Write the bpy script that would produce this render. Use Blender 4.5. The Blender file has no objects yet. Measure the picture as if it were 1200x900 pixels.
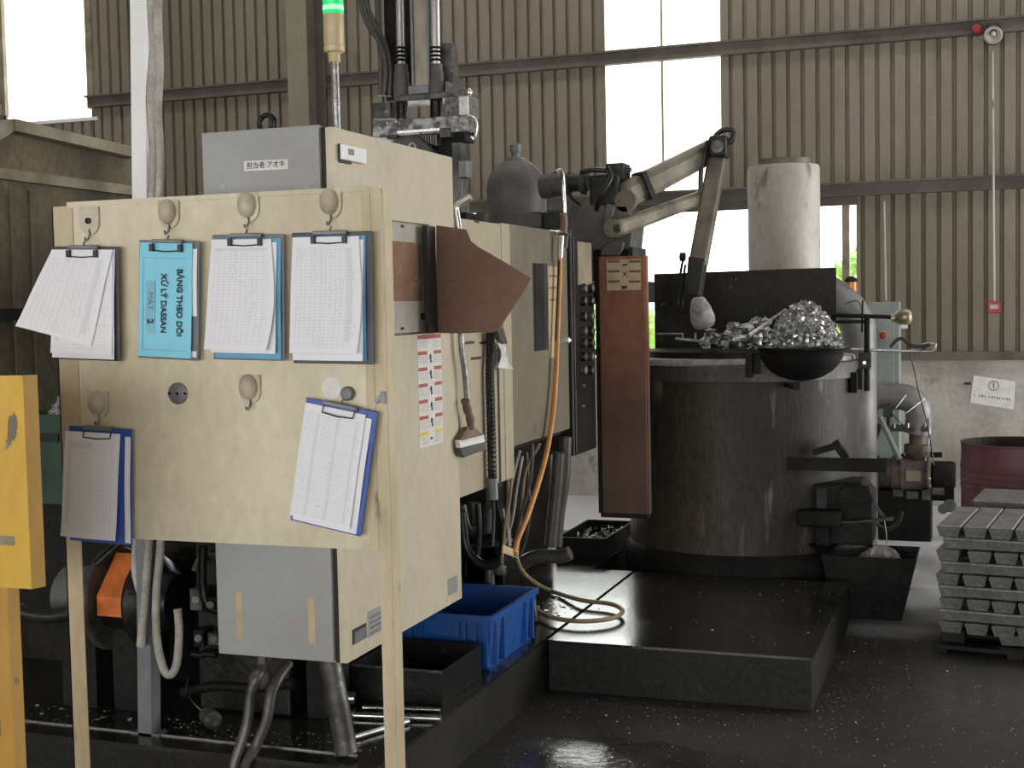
import bpy, math, random
from mathutils import Vector, Matrix
random.seed(7)
SC = bpy.context.scene
COL = SC.collection
# ------------------------------------------------------------------ camera
FPX, YAW, PIT, ROL, HC = 1564.0, 0.344422, 0.058659, -0.020106, 1.5
_f = Vector((-math.sin(YAW)*math.cos(PIT), math.cos(YAW)*math.cos(PIT), -math.sin(PIT)))
_r = Vector((math.cos(YAW), math.sin(YAW), 0)); _u = _r.cross(_f)
_c, _s = math.cos(ROL), math.sin(ROL)
CR = _c*_r + _s*_u; CU = -_s*_r + _c*_u; CF = _f
cam = bpy.data.cameras.new('camera'); cam.sensor_width = 36; cam.lens = FPX/1200*36; cam.clip_start = .05; cam.clip_end = 200
co = bpy.data.objects.new('camera', cam); COL.objects.link(co)
co.matrix_world = Matrix(((CR.x, CU.x, -CF.x, 0), (CR.y, CU.y, -CF.y, 0), (CR.z, CU.z, -CF.z, HC), (0, 0, 0, 1)))
SC.camera = co
# ------------------------------------------------------------------ world (white overcast sky), lights, exposure
W = bpy.data.worlds.new('world'); SC.world = W; W.use_nodes = True
bgn = W.node_tree.nodes['Background']; bgn.inputs[0].default_value = (1, .99, .965, 1); bgn.inputs[1].default_value = 4.6
SC.view_settings.view_transform = 'Standard'; SC.view_settings.look = 'None'
SC.view_settings.exposure = 0.0; SC.view_settings.gamma = 1; SC.view_settings.use_curve_mapping = False
def area_light(name, loc, target, sx, sy, power, col=(1, 1, 1)):
    l = bpy.data.lights.new(name, 'AREA'); l.shape = 'RECTANGLE'; l.size = sx; l.size_y = sy; l.energy = power; l.color = col
    o = bpy.data.objects.new(name, l); COL.objects.link(o); o.location = loc
    o.rotation_euler = (Vector(target)-Vector(loc)).to_track_quat('-Z', 'Y').to_euler(); return o
# daylight of the open loading bays behind and to the right of the viewer, plus added fill lights under the closed roof
area_light('bay_daylight', (-.5, -5.8, 1.7), (-.5, 5, 2.2), 9, 3.0, 66, (1, .99, .96))
area_light('side_bay_daylight', (6.6, 7.4, 1.5), (-3, 7.6, .6), 4.8, 2.8, 190, (1, .98, .94))
area_light('added_roof_light', (-2.0, 3.0, 6.3), (-2.0, 3.0, 0), 1.0, 9, 30, (1, .98, .94))
area_light('added_rear_roof_light', (-2.6, 7.3, 6.3), (-2.6, 7.3, 0), 12.5, .9, 150, (1, .98, .95))  # added fill without a skylight, lifts the back wall and rear floor
# ------------------------------------------------------------------ pixel rays of the 1200x900 photograph
def ray(x, y): return CF + CR*((x-600)/FPX) + CU*((450-y)/FPX)
C0 = Vector((0, 0, HC))
def Yp(x, y, Y): d = ray(x, y); return C0 + d*(Y/d.y)
def Xp(x, y, X): d = ray(x, y); return C0 + d*(X/d.x)
def Zp(x, y, Z): d = ray(x, y); return C0 + d*((Z-HC)/d.z)
# ------------------------------------------------------------------ mesh builder
class MB:
    def __init__(s): s.v = []; s.f = []; s.m = []; s.xf = None; s.uv = None
    def add(s, vs, fs, mi=0):
        b = len(s.v)
        for p in vs:
            p = Vector(p); s.v.append(s.xf @ p if s.xf else p)
        for f in fs: s.f.append([b+i for i in f]); s.m.append(mi)
        return s
    def box(s, x0, x1, y0, y1, z0, z1, mi=0):
        if x0 > x1: x0, x1 = x1, x0
        if y0 > y1: y0, y1 = y1, y0
        if z0 > z1: z0, z1 = z1, z0
        return s.add([(x0,y0,z0),(x1,y0,z0),(x1,y1,z0),(x0,y1,z0),(x0,y0,z1),(x1,y0,z1),(x1,y1,z1),(x0,y1,z1)],
                     [(3,2,1,0),(4,5,6,7),(0,1,5,4),(1,2,6,5),(2,3,7,6),(3,0,4,7)], mi)
    def bar(s, p0, p1, w, h, up=(0, 0, 1), mi=0, w1=None, h1=None):
        p0, p1 = Vector(p0), Vector(p1); d = (p1-p0).normalized(); up = Vector(up)
        a = d.cross(up)
        if a.length < 1e-4: a = d.cross(Vector((1, 0, 0)))
        a.normalize(); b = a.cross(d).normalized(); w1 = w if w1 is None else w1; h1 = h if h1 is None else h1
        vs = []
        for p, ww, hh in ((p0, w, h), (p1, w1, h1)):
            vs += [p-a*ww/2-b*hh/2, p+a*ww/2-b*hh/2, p+a*ww/2+b*hh/2, p-a*ww/2+b*hh/2]
        return s.add(vs, [(3,2,1,0),(4,5,6,7),(0,1,5,4),(1,2,6,5),(2,3,7,6),(3,0,4,7)], mi)
    def lathe(s, prof, p0, ax, n=20, mi=0, cap=True):
        p0 = Vector(p0); ax = Vector(ax).normalized(); a = ax.orthogonal().normalized(); b = ax.cross(a)
        vs = []; fs = []
        for r, h in prof:
            for i in range(n):
                t = 2*math.pi*i/n; vs.append(p0+ax*h+(a*math.cos(t)+b*math.sin(t))*r)
        k = len(prof)
        for j in range(k-1):
            for i in range(n):
                i2 = (i+1) % n; fs.append((j*n+i, j*n+i2, (j+1)*n+i2, (j+1)*n+i))
        if cap:
            fs.append(tuple(range(n-1, -1, -1))); fs.append(tuple((k-1)*n+i for i in range(n)))
        return s.add(vs, fs, mi)
    def cyl(s, p0, p1, r0, r1=None, n=16, mi=0):
        p0, p1 = Vector(p0), Vector(p1); r1 = r0 if r1 is None else r1
        return s.lathe([(r0, 0), (r1, (p1-p0).length)], p0, p1-p0, n, mi)
    def tube(s, pts, r, n=8, sm=4, mi=0, rr=None):
        P = [Vector(p) for p in pts]
        if sm > 1 and len(P) > 2:
            Q = []
            for i in range(len(P)-1):
                a = P[max(i-1, 0)]; b = P[i]; c = P[i+1]; d = P[min(i+2, len(P)-1)]
                for k in range(sm):
                    t = k/sm
                    Q.append(.5*((2*b)+(c-a)*t+(2*a-5*b+4*c-d)*t*t+(3*b-a-3*c+d)*t**3))
            Q.append(P[-1]); P = Q
        vs = []; fs = []; N = None
        for i, p in enumerate(P):
            t = (P[min(i+1, len(P)-1)]-P[max(i-1, 0)])
            t = t.normalized() if t.length > 1e-9 else Vector((0, 0, 1))
            if N is None: N = t.orthogonal().normalized()
            N = (N-t*N.dot(t))
            N = N.normalized() if N.length > 1e-6 else t.orthogonal().normalized()
            B = t.cross(N); q = r if rr is None else r*rr(i)
            for k in range(n):
                a = 2*math.pi*k/n; vs.append(p+(N*math.cos(a)+B*math.sin(a))*q)
        for i in range(len(P)-1):
            for k in range(n):
                k2 = (k+1) % n; fs.append((i*n+k, i*n+k2, (i+1)*n+k2, (i+1)*n+k))
        fs.append(tuple(range(n-1, -1, -1))); fs.append(tuple((len(P)-1)*n+k for k in range(n)))
        return s.add(vs, fs, mi)
    def prism(s, poly, ext, mi=0):
        P = [Vector(p) for p in poly]; e = Vector(ext); n = len(P)
        fs = [tuple(range(n-1, -1, -1)), tuple(range(n, 2*n))]+[(i, (i+1) % n, n+(i+1) % n, n+i) for i in range(n)]
        return s.add(P+[p+e for p in P], fs, mi)
    def ball(s, c, rx, ry=None, rz=None, n=16, k=8, mi=0, lo=-90, hi=90):
        ry = rx if ry is None else ry; rz = rx if rz is None else rz; c = Vector(c); vs = []; fs = []
        for j in range(k+1):
            ph = math.radians(lo+(hi-lo)*j/k)
            for i in range(n):
                t = 2*math.pi*i/n; vs.append(c+Vector((rx*math.cos(ph)*math.cos(t), ry*math.cos(ph)*math.sin(t), rz*math.sin(ph))))
        for j in range(k):
            for i in range(n): fs.append((j*n+i, j*n+(i+1) % n, (j+1)*n+(i+1) % n, (j+1)*n+i))
        fs.append(tuple(range(n-1, -1, -1))); fs.append(tuple(k*n+i for i in range(n)))
        return s.add(vs, fs, mi)
    def pbox(s, x0, y0, x1, y1, Y, dep, mi=0):      # rectangle seen at pixels, standing in plane Y, depth dep behind it
        xm, ym = (x0+x1)/2, (y0+y1)/2
        return s.box(Yp(x0, ym, Y).x, Yp(x1, ym, Y).x, Y, Y+dep, Yp(xm, y1, Y).z, Yp(xm, y0, Y).z, mi)
    def sbox(s, x0, y0, x1, y1, X, dep, mi=0):      # rectangle seen at pixels on a side plane X, depth dep towards -X
        ya = Xp(x0, (y0+y1)/2, X).y; yb = Xp(x1, (y0+y1)/2, X).y
        za = Xp(x0, y0, X).z; zb = Xp(x0, y1, X).z
        return s.box(X-dep, X, ya, yb, zb, za, mi)
    def build(s, name, mat, parent=None, smooth=None, bevel=0, loc=None):
        if parent is not None: o0 = LOC[parent.name]
        elif loc is not None: o0 = Vector(loc)
        else:
            xs = [p.x for p in s.v]; ys = [p.y for p in s.v]; zs = [p.z for p in s.v]
            o0 = Vector(((min(xs)+max(xs))/2, (min(ys)+max(ys))/2, min(zs)))
        me = bpy.data.meshes.new(name); me.from_pydata([p-o0 for p in s.v], [], s.f)
        for m in (mat if isinstance(mat, (list, tuple)) else [mat]): me.materials.append(m)
        me.polygons.foreach_set('material_index', s.m)
        if s.uv:
            ul = me.uv_layers.new(name='UVMap')
            for l in me.loops: ul.data[l.index].uv = s.uv[l.vertex_index]
        if smooth is not None:
            me.polygons.foreach_set('use_smooth', [True]*len(me.polygons)); me.set_sharp_from_angle(angle=math.radians(smooth))
        me.update()
        o = bpy.data.objects.new(name, me); COL.objects.link(o)
        if parent is not None: o.parent = parent
        else: o.location = o0
        LOC[o.name] = o0
        if bevel:
            b = o.modifiers.new('bevel', 'BEVEL'); b.width = bevel; b.segments = 2; b.limit_method = 'ANGLE'; b.angle_limit = math.radians(40)
        return o
LOC = {}
def thing(name, label, cat, loc=(0, 0, 0), group=None):
    o = bpy.data.objects.new(name, None); COL.objects.link(o); o.location = loc; o.empty_display_size = .1
    LOC[o.name] = Vector(loc); return tag(o, label, cat, group)
def tag(o, label, cat, group=None, kind=None):
    o['label'] = label; o['category'] = cat
    if group: o['group'] = group
    if kind: o['kind'] = kind
    return o
def struct(o, label=None):
    o['kind'] = 'structure'
    if label: o['label'] = label
    return o
def sroot(name, loc=(0, 0, 0), label=None):
    o = bpy.data.objects.new(name, None); COL.objects.link(o); o.location = loc; LOC[o.name] = Vector(loc); return struct(o, label)
def text_mb(body, size, M, depth=.0006, bold=0.0):       # lettering turned to a mesh, M places it
    c = bpy.data.curves.new('lettering', 'FONT'); c.body = body; c.size = size; c.extrude = depth; c.offset = bold
    c.align_x = 'CENTER'; c.align_y = 'CENTER'; c.resolution_u = 3
    o = bpy.data.objects.new('lettering_source', c); COL.objects.link(o); bpy.context.view_layer.update()
    me = o.to_mesh(); mb = MB(); mb.add([M @ v.co for v in me.vertices], [tuple(p.vertices) for p in me.polygons]); o.to_mesh_clear()
    bpy.data.objects.remove(o); bpy.data.curves.remove(c); return mb
# ------------------------------------------------------------------ procedural materials
def mat(name, c1, rough=.5, metal=0., c2=None, scale=5., lo=.4, hi=.7, stretch=(1, 1, 1), vary=.12, bump=0., fscale=40., c3=None, lo3=.6, hi3=.75, s3=12., rvar=.1, spec=.5):
    m = bpy.data.materials.new(name); m.use_nodes = True; nt = m.node_tree; N = nt.nodes; L = nt.links
    b = N['Principled BSDF']; b.inputs['Roughness'].default_value = rough; b.inputs['Metallic'].default_value = metal
    b.inputs['Specular IOR Level'].default_value = spec
    tc = N.new('ShaderNodeTexCoord'); mp = N.new('ShaderNodeMapping'); mp.inputs['Scale'].default_value = stretch
    L.new(tc.outputs['Object'], mp.inputs['Vector'])
    def noise(sc, det=5):
        n = N.new('ShaderNodeTexNoise'); n.inputs['Scale'].default_value = sc; n.inputs['Detail'].default_value = det
        L.new(mp.outputs[0], n.inputs['Vector']); return n
    def mixc(fac, a, bcol):
        x = N.new('ShaderNodeMix'); x.data_type = 'RGBA'; L.new(fac, x.inputs['Factor'])
        if isinstance(a, tuple): x.inputs['A'].default_value = (*a, 1)
        else: L.new(a, x.inputs['A'])
        x.inputs['B'].default_value = (*bcol, 1); return x.outputs['Result']
    def rng(out, a, c):
        r = N.new('ShaderNodeMapRange'); r.inputs['From Min'].default_value = a; r.inputs['From Max'].default_value = c
        L.new(out, r.inputs['Value']); return r.outputs[0]
    col = c1; n1 = noise(scale)
    if c2: col = mixc(rng(n1.outputs['Fac'], lo, hi), col, c2)
    if c3: col = mixc(rng(noise(s3, 8).outputs['Fac'], lo3, hi3), col, c3)
    nf = noise(fscale, 3)
    if vary:
        h = N.new('ShaderNodeHueSaturation')
        if isinstance(col, tuple): h.inputs['Color'].default_value = (*col, 1)
        else: L.new(col, h.inputs['Color'])
        r = N.new('ShaderNodeMapRange'); r.inputs['From Min'].default_value = .3; r.inputs['From Max'].default_value = .7
        r.inputs['To Min'].default_value = 1-vary; r.inputs['To Max'].default_value = 1+vary
        L.new(nf.outputs['Fac'], r.inputs['Value']); L.new(r.outputs[0], h.inputs['Value']); col = h.outputs['Color']
    if isinstance(col, tuple): b.inputs['Base Color'].default_value = (*col, 1)
    else: L.new(col, b.inputs['Base Color'])
    if rvar:
        r = N.new('ShaderNodeMapRange'); r.inputs['From Min'].default_value = .3; r.inputs['From Max'].default_value = .7
        r.inputs['To Min'].default_value = max(.02, rough-rvar); r.inputs['To Max'].default_value = min(1, rough+rvar)
        L.new(n1.outputs['Fac'], r.inputs['Value']); L.new(r.outputs[0], b.inputs['Roughness'])
    if bump:
        bp = N.new('ShaderNodeBump'); bp.inputs['Strength'].default_value = bump; bp.inputs['Distance'].default_value = .01
        L.new(nf.outputs['Fac'], bp.inputs['Height']); L.new(bp.outputs[0], b.inputs['Normal'])
    return m
def emit(name, col, st, base=(.02, .2, .08)):
    m = bpy.data.materials.new(name); m.use_nodes = True; b = m.node_tree.nodes['Principled BSDF']
    n = m.node_tree.nodes.new('ShaderNodeTexNoise'); n.inputs['Scale'].default_value = 30
    r = m.node_tree.nodes.new('ShaderNodeMapRange'); r.inputs['To Min'].default_value = st*.85; r.inputs['To Max'].default_value = st*1.15
    m.node_tree.links.new(n.outputs['Fac'], r.inputs['Value']); m.node_tree.links.new(r.outputs[0], b.inputs['Emission Strength'])
    b.inputs['Base Color'].default_value = (*base, 1); b.inputs['Emission Color'].default_value = (*col, 1); b.inputs['Roughness'].default_value = .25
    return m
m_beige = mat('cream_paint', (.67, .605, .45), .45, 0, (.53, .45, .30), 2.4, .44, .72, (1, 1, .6), .07, 0, 30, (.36, .28, .17), .64, .78, 5)
m_frame = mat('worn_cream_angle', (.56, .47, .31), .5, 0, (.42, .32, .19), 6, .45, .7, (1, 1, .3), .08, 0, 40, (.16, .10, .06), .66, .74, 18)
m_cab = mat('cabinet_cream', (.57, .51, .385), .42, 0, (.44, .375, .265), 2.0, .52, .8, (1, 1, .7), .05, 0, 30, (.30, .24, .16), .74, .84, 7)
m_cab2 = mat('dirty_cream_panel', (.44, .385, .27), .45, 0, (.25, .20, .13), 3.0, .48, .75, (1, 1, .5), .08, 0, 30, (.10, .08, .05), .64, .76, 7)
m_cab3 = mat('oily_olive_panel', (.20, .175, .125), .4, 0, (.12, .105, .075), 3.0, .45, .7, (1, 1, .5), .08, 0, 30, (.05, .045, .035), .62, .76, 9)
m_grey = mat('grey_door_paint', (.34, .35, .35), .4, 0, (.29, .29, .29), 2, .4, .7, vary=.03, c3=(.55, .55, .53), lo3=.80, hi3=.82, s3=16)
m_dark = mat('black_gap', (.012, .012, .012), .6, vary=.1)
m_black = mat('black_plastic', (.018, .018, .02), .45, vary=.2)
m_soot = mat('sooty_steel', (.015, .0142, .0132), .62, .05, (.007, .007, .007), 4, .4, .65, vary=.35, bump=.25, c3=(.05, .045, .04), lo3=.66, hi3=.82, s3=14, spec=.2)
m_iron = mat('dark_oily_iron', (.024, .023, .022), .36, .4, (.009, .009, .009), 6, .4, .62, vary=.35, bump=.2, c3=(.15, .145, .135), lo3=.66, hi3=.8, s3=26, spec=.4)
m_grease = mat('greasy_machine_grey', (.125, .122, .117), .42, .35, (.05, .049, .047), 7, .4, .62, vary=.3, bump=.15, c3=(.32, .315, .30), lo3=.62, hi3=.8, s3=22, spec=.4)
m_steel = mat('bare_steel', (.52, .52, .52), .3, .9, (.3, .3, .3), 8, .4, .7, vary=.15, c3=(.2, .19, .18), lo3=.7, hi3=.8, s3=20)
m_chrome = mat('chrome', (.85, .85, .86), .24, .75, vary=.03, rvar=.05)
m_galv = mat('galvanised_grey', (.20, .21, .22), .45, .3, (.13, .13, .13), 6, .4, .7, (1, 1, .3), .08)
m_white = mat('white_gloss_paint', (.86, .87, .88), .35, 0, (.74, .75, .76), 5, .5, .8, vary=.02)
m_conduit = mat('pale_flex_conduit', (.46, .44, .40), .55, 0, (.30, .28, .25), 12, .4, .7, vary=.15, bump=.2, fscale=120, c3=(.1, .09, .08), lo3=.7, hi3=.8, s3=30)
m_alu = mat('cast_aluminium', (.38, .38, .375), .42, .8, (.22, .22, .21), 14, .4, .7, vary=.22, bump=.3, fscale=60)
m_chip = mat('bright_swarf', (.80, .80, .79), .3, .6, (.45, .45, .45), 40, .4, .7, vary=.25)
m_wall = mat('faded_olive_sheet', (.245, .215, .165), .6, 0, (.185, .16, .12), 1.2, .4, .7, (1, 1, .35), .07, 0, 18, (.115, .098, .072), .64, .82, 5, spec=.3)
m_girt = mat('girt_paint', (.135, .12, .098), .55, 0, (.085, .075, .06), 4, .4, .7, vary=.1, spec=.3)
m_dado = mat('whitewashed_concrete', (.50, .48, .43), .85, 0, (.33, .31, .27), 1.8, .40, .66, vary=.1, bump=.25, fscale=25, c3=(.19, .18, .15), lo3=.62, hi3=.78, s3=6, spec=.2)
m_rust = mat('rusty_brown_plate', (.235, .13, .10), .5, .1, (.165, .098, .08), 3, .4, .7, vary=.08)
m_acryl = mat('brown_acrylic', (.26, .15, .10), .25, 0, (.36, .24, .17), 5, .45, .7, vary=.05)
m_copper = mat('scorched_red_panel', (.30, .105, .055), .5, .1, (.085, .05, .04), 3.2, .42, .62, (1, 1, .8), .12, 0, 40, (.04, .03, .028), .60, .75, 7)
m_furn = mat('furnace_shell', (.085, .070, .052), .5, .2, (.022, .020, .018), 2.2, .38, .60, (1, 1, .25), .35, .15, 70, (.36, .29, .21), .60, .80, 7, spec=.4)
m_splash = mat('spattered_soot_plate', (.020, .019, .018), .55, .1, (.04, .038, .035), 5, .45, .7, vary=.3, c3=(.34, .33, .31), lo3=.70, hi3=.76, s3=42, spec=.3)
m_turn = mat('silvery_turnings', (.80, .80, .80), .32, .75, (.42, .42, .42), 50, .4, .6, vary=.3)
m_dusty = mat('dusty_beige_column', (.34, .31, .24), .45, .2, (.20, .18, .145), 9, .4, .65, (1, 1, .3), .15)
m_opan = mat('operator_panel_grey', (.46, .44, .39), .45, 0, (.34, .32, .28), 7, .45, .7, vary=.05)
m_fadered = mat('faded_red_print', (.27, .14, .10), .6, vary=.05)
m_furn2 = mat('furnace_rim', (.10, .094, .086), .5, .25, (.04, .039, .036), 5, .4, .65, (1, 1, .5), .25, .1, 60, spec=.4)
m_flue = mat('pale_flue_pipe', (.50, .48, .44), .6, .1, (.34, .31, .27), 4, .42, .7, (1, 1, .5), .08, 0, 40, (.12, .09, .065), .60, .70, 9)
m_ash = mat('ash_grey_refractory', (.42, .40, .37), .9, 0, (.22, .21, .2), 18, .4, .7, vary=.2, bump=.4)
m_yellow = mat('chipped_yellow_paint', (.66, .40, .045), .45, 0, (.52, .30, .05), 4, .45, .75, (1, 1, .5), .06, 0, 30, (.16, .13, .09), .64, .66, 14)
m_yellow2 = mat('shaded_yellow_paint', (.47, .26, .045), .5, 0, (.38, .21, .05), 6, .45, .75, (1, 1, .5), .06, 0, 30, (.15, .12, .08), .62, .65, 18)  # darker copy of the guard yellow, the flange's shade put into its colour
m_orange = mat('orange_guard', (.72, .19, .045), .4, 0, (.35, .10, .03), 8, .5, .75, vary=.08)
m_hoseo = mat('orange_hose', (.62, .27, .07), .4, 0, (.42, .20, .08), 9, .45, .75, vary=.08)
m_hosed = mat('faded_tan_hose', (.30, .22, .12), .45, 0, (.17, .13, .08), 9, .45, .75, vary=.1)
m_hose = mat('grey_rubber_hose', (.075, .07, .06), .4, 0, (.035, .034, .03), 9, .45, .75, vary=.2)
m_hosek = mat('black_rubber_hose', (.018, .018, .018), .35, 0, vary=.3)
m_blue = mat('blue_crate_plastic', (.012, .085, .34), .4, 0, (.014, .05, .18), 5, .5, .8, vary=.06, c3=(.02, .035, .07), lo3=.64, hi3=.82, s3=10)
m_green = mat('dark_green_paint', (.02, .07, .035), .45, 0, (.01, .03, .02), 5, .4, .7, vary=.1)
m_teal = mat('grey_green_cabinet', (.30, .34, .31), .5, 0, (.22, .25, .23), 3, .4, .7, vary=.05, c3=(.14, .15, .13), lo3=.7, hi3=.85, s3=8)
m_duct = mat('grey_duct', (.24, .24, .235), .5, .2, (.13, .13, .13), 5, .4, .65, vary=.1, c3=(.06, .06, .06), lo3=.68, hi3=.8, s3=10)
m_burner = mat('dusty_brown_casting', (.15, .125, .10), .6, .15, (.06, .05, .042), 7, .4, .62, vary=.25, bump=.2, c3=(.42, .39, .35), lo3=.68, hi3=.82, s3=18, spec=.3)
m_brass = mat('dull_brass', (.44, .37, .25), .35, .6, (.18, .145, .1), 20, .4, .7, vary=.1)
m_drum = mat('maroon_drum', (.125, .048, .055), .5, 0, (.055, .036, .038), 3, .42, .66, (1, 1, .5), .12, 0, 30, (.025, .02, .02), .60, .78, 8, spec=.3)
m_red = mat('red_plastic', (.36, .03, .028), .4, vary=.05)
m_arm = mat('dusty_robot_arm', (.20, .178, .13), .5, .1, (.10, .088, .066), 5, .4, .62, vary=.15, c3=(.028, .026, .023), lo3=.58, hi3=.74, s3=6, spec=.35)
m_armd = mat('sooty_robot_body', (.036, .035, .033), .5, .2, (.016, .016, .015), 5, .4, .65, vary=.25, bump=.15, c3=(.10, .096, .088), lo3=.66, hi3=.8, s3=16, spec=.35)
m_hood = mat('grimy_brown_hood', (.19, .155, .10), .55, .1, (.09, .075, .05), 2.6, .4, .65, (1, 1, .6), .18, 0, 40, (.30, .25, .17), .62, .8, 7, spec=.3)
m_hoodf = mat('worn_hood_frame', (.34, .29, .21), .5, .1, (.19, .16, .11), 5, .4, .65, vary=.15)
m_hookp = mat('cream_hook_plastic', (.56, .50, .38), .35, 0, (.42, .36, .26), 12, .45, .7, vary=.05)
m_clipb = mat('black_clipboard', (.035, .038, .05), .45, vary=.1)
m_clipg = mat('grey_clipboard', (.13, .14, .17), .45, vary=.1)
m_clipblue = mat('blue_clipboard', (.03, .08, .36), .4, vary=.08)
m_cyan = mat('light_blue_cover', (.20, .62, .80), .45, 0, (.26, .68, .84), 8, .4, .7, vary=.02)
m_cyan2 = mat('blue_card_sheet', (.12, .36, .55), .5, vary=.03)
m_ink = mat('dark_ink', (.02, .025, .035), .6, vary=.05)
m_inkg = mat('grey_ink', (.16, .17, .18), .6, vary=.05)
m_tape = mat('clear_tape', (.13, .40, .55), .25, vary=.03)
m_sticker = mat('white_sticker', (.74, .73, .70), .5, 0, (.62, .60, .56), 20, .4, .7, vary=.03)
m_stred = mat('sticker_red', (.42, .07, .065), .5, vary=.05)
m_styel = mat('sticker_yellow', (.72, .58, .08), .5, vary=.05)
m_stgrey = mat('sticker_silver', (.36, .36, .35), .4, .3, vary=.04)
m_strust = mat('sticker_tan', (.56, .44, .27), .55, 0, (.44, .33, .2), 20, .4, .7, vary=.05)
m_strb = mat('sticker_brownred', (.21, .07, .045), .55, vary=.05)
m_wood = mat('taped_brush_wood', (.20, .14, .09), .6, 0, (.10, .07, .05), 18, .4, .7, vary=.1)
m_brist = mat('grey_bristle', (.10, .10, .09), .8, vary=.3, fscale=200)
m_dross = mat('grey_dross', (.34, .33, .31), .8, .1, (.15, .145, .135), 14, .4, .7, vary=.3, bump=.6)
m_leaf = mat('leaf_green', (.42, .68, .16), .5, 0, (.55, .78, .25), 6, .4, .7, vary=.25)
m_bark = mat('bark', (.16, .11, .07), .8, vary=.2)
m_lamp = emit('green_lamp_lens', (.0, .60, .13), 1.15)
m_lampw = emit('green_lamp_core', (.45, 1, .60), 1.15)
m_tower = mat('cream_plastic', (.55, .43, .24), .35, 0, (.48, .37, .21), 6, .4, .7, vary=.03)
m_amber = mat('amber_lens', (.62, .20, .03), .2, vary=.1)
m_tank = mat('dusty_tank_grey', (.125, .122, .115), .55, .1, (.075, .073, .07), 4, .4, .65, vary=.12, c3=(.20, .19, .17), lo3=.64, hi3=.8, s3=8, spec=.35)
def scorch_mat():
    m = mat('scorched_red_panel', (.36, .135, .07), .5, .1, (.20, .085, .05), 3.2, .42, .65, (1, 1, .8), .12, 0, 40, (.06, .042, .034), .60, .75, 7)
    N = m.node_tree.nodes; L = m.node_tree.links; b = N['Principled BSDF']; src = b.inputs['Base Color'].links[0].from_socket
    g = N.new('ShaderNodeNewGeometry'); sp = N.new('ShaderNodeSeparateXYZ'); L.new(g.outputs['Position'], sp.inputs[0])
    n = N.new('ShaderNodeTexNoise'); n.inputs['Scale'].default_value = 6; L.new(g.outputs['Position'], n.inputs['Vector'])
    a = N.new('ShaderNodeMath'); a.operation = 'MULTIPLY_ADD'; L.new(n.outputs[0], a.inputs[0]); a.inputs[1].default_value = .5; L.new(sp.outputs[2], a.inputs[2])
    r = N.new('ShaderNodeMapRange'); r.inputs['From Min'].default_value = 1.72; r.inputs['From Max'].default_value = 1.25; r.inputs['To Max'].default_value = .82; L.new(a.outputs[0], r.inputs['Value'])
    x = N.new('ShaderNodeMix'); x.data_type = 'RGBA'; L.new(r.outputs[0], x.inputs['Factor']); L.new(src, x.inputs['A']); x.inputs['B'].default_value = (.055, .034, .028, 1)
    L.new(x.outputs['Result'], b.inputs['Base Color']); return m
m_copper = scorch_mat()
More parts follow.
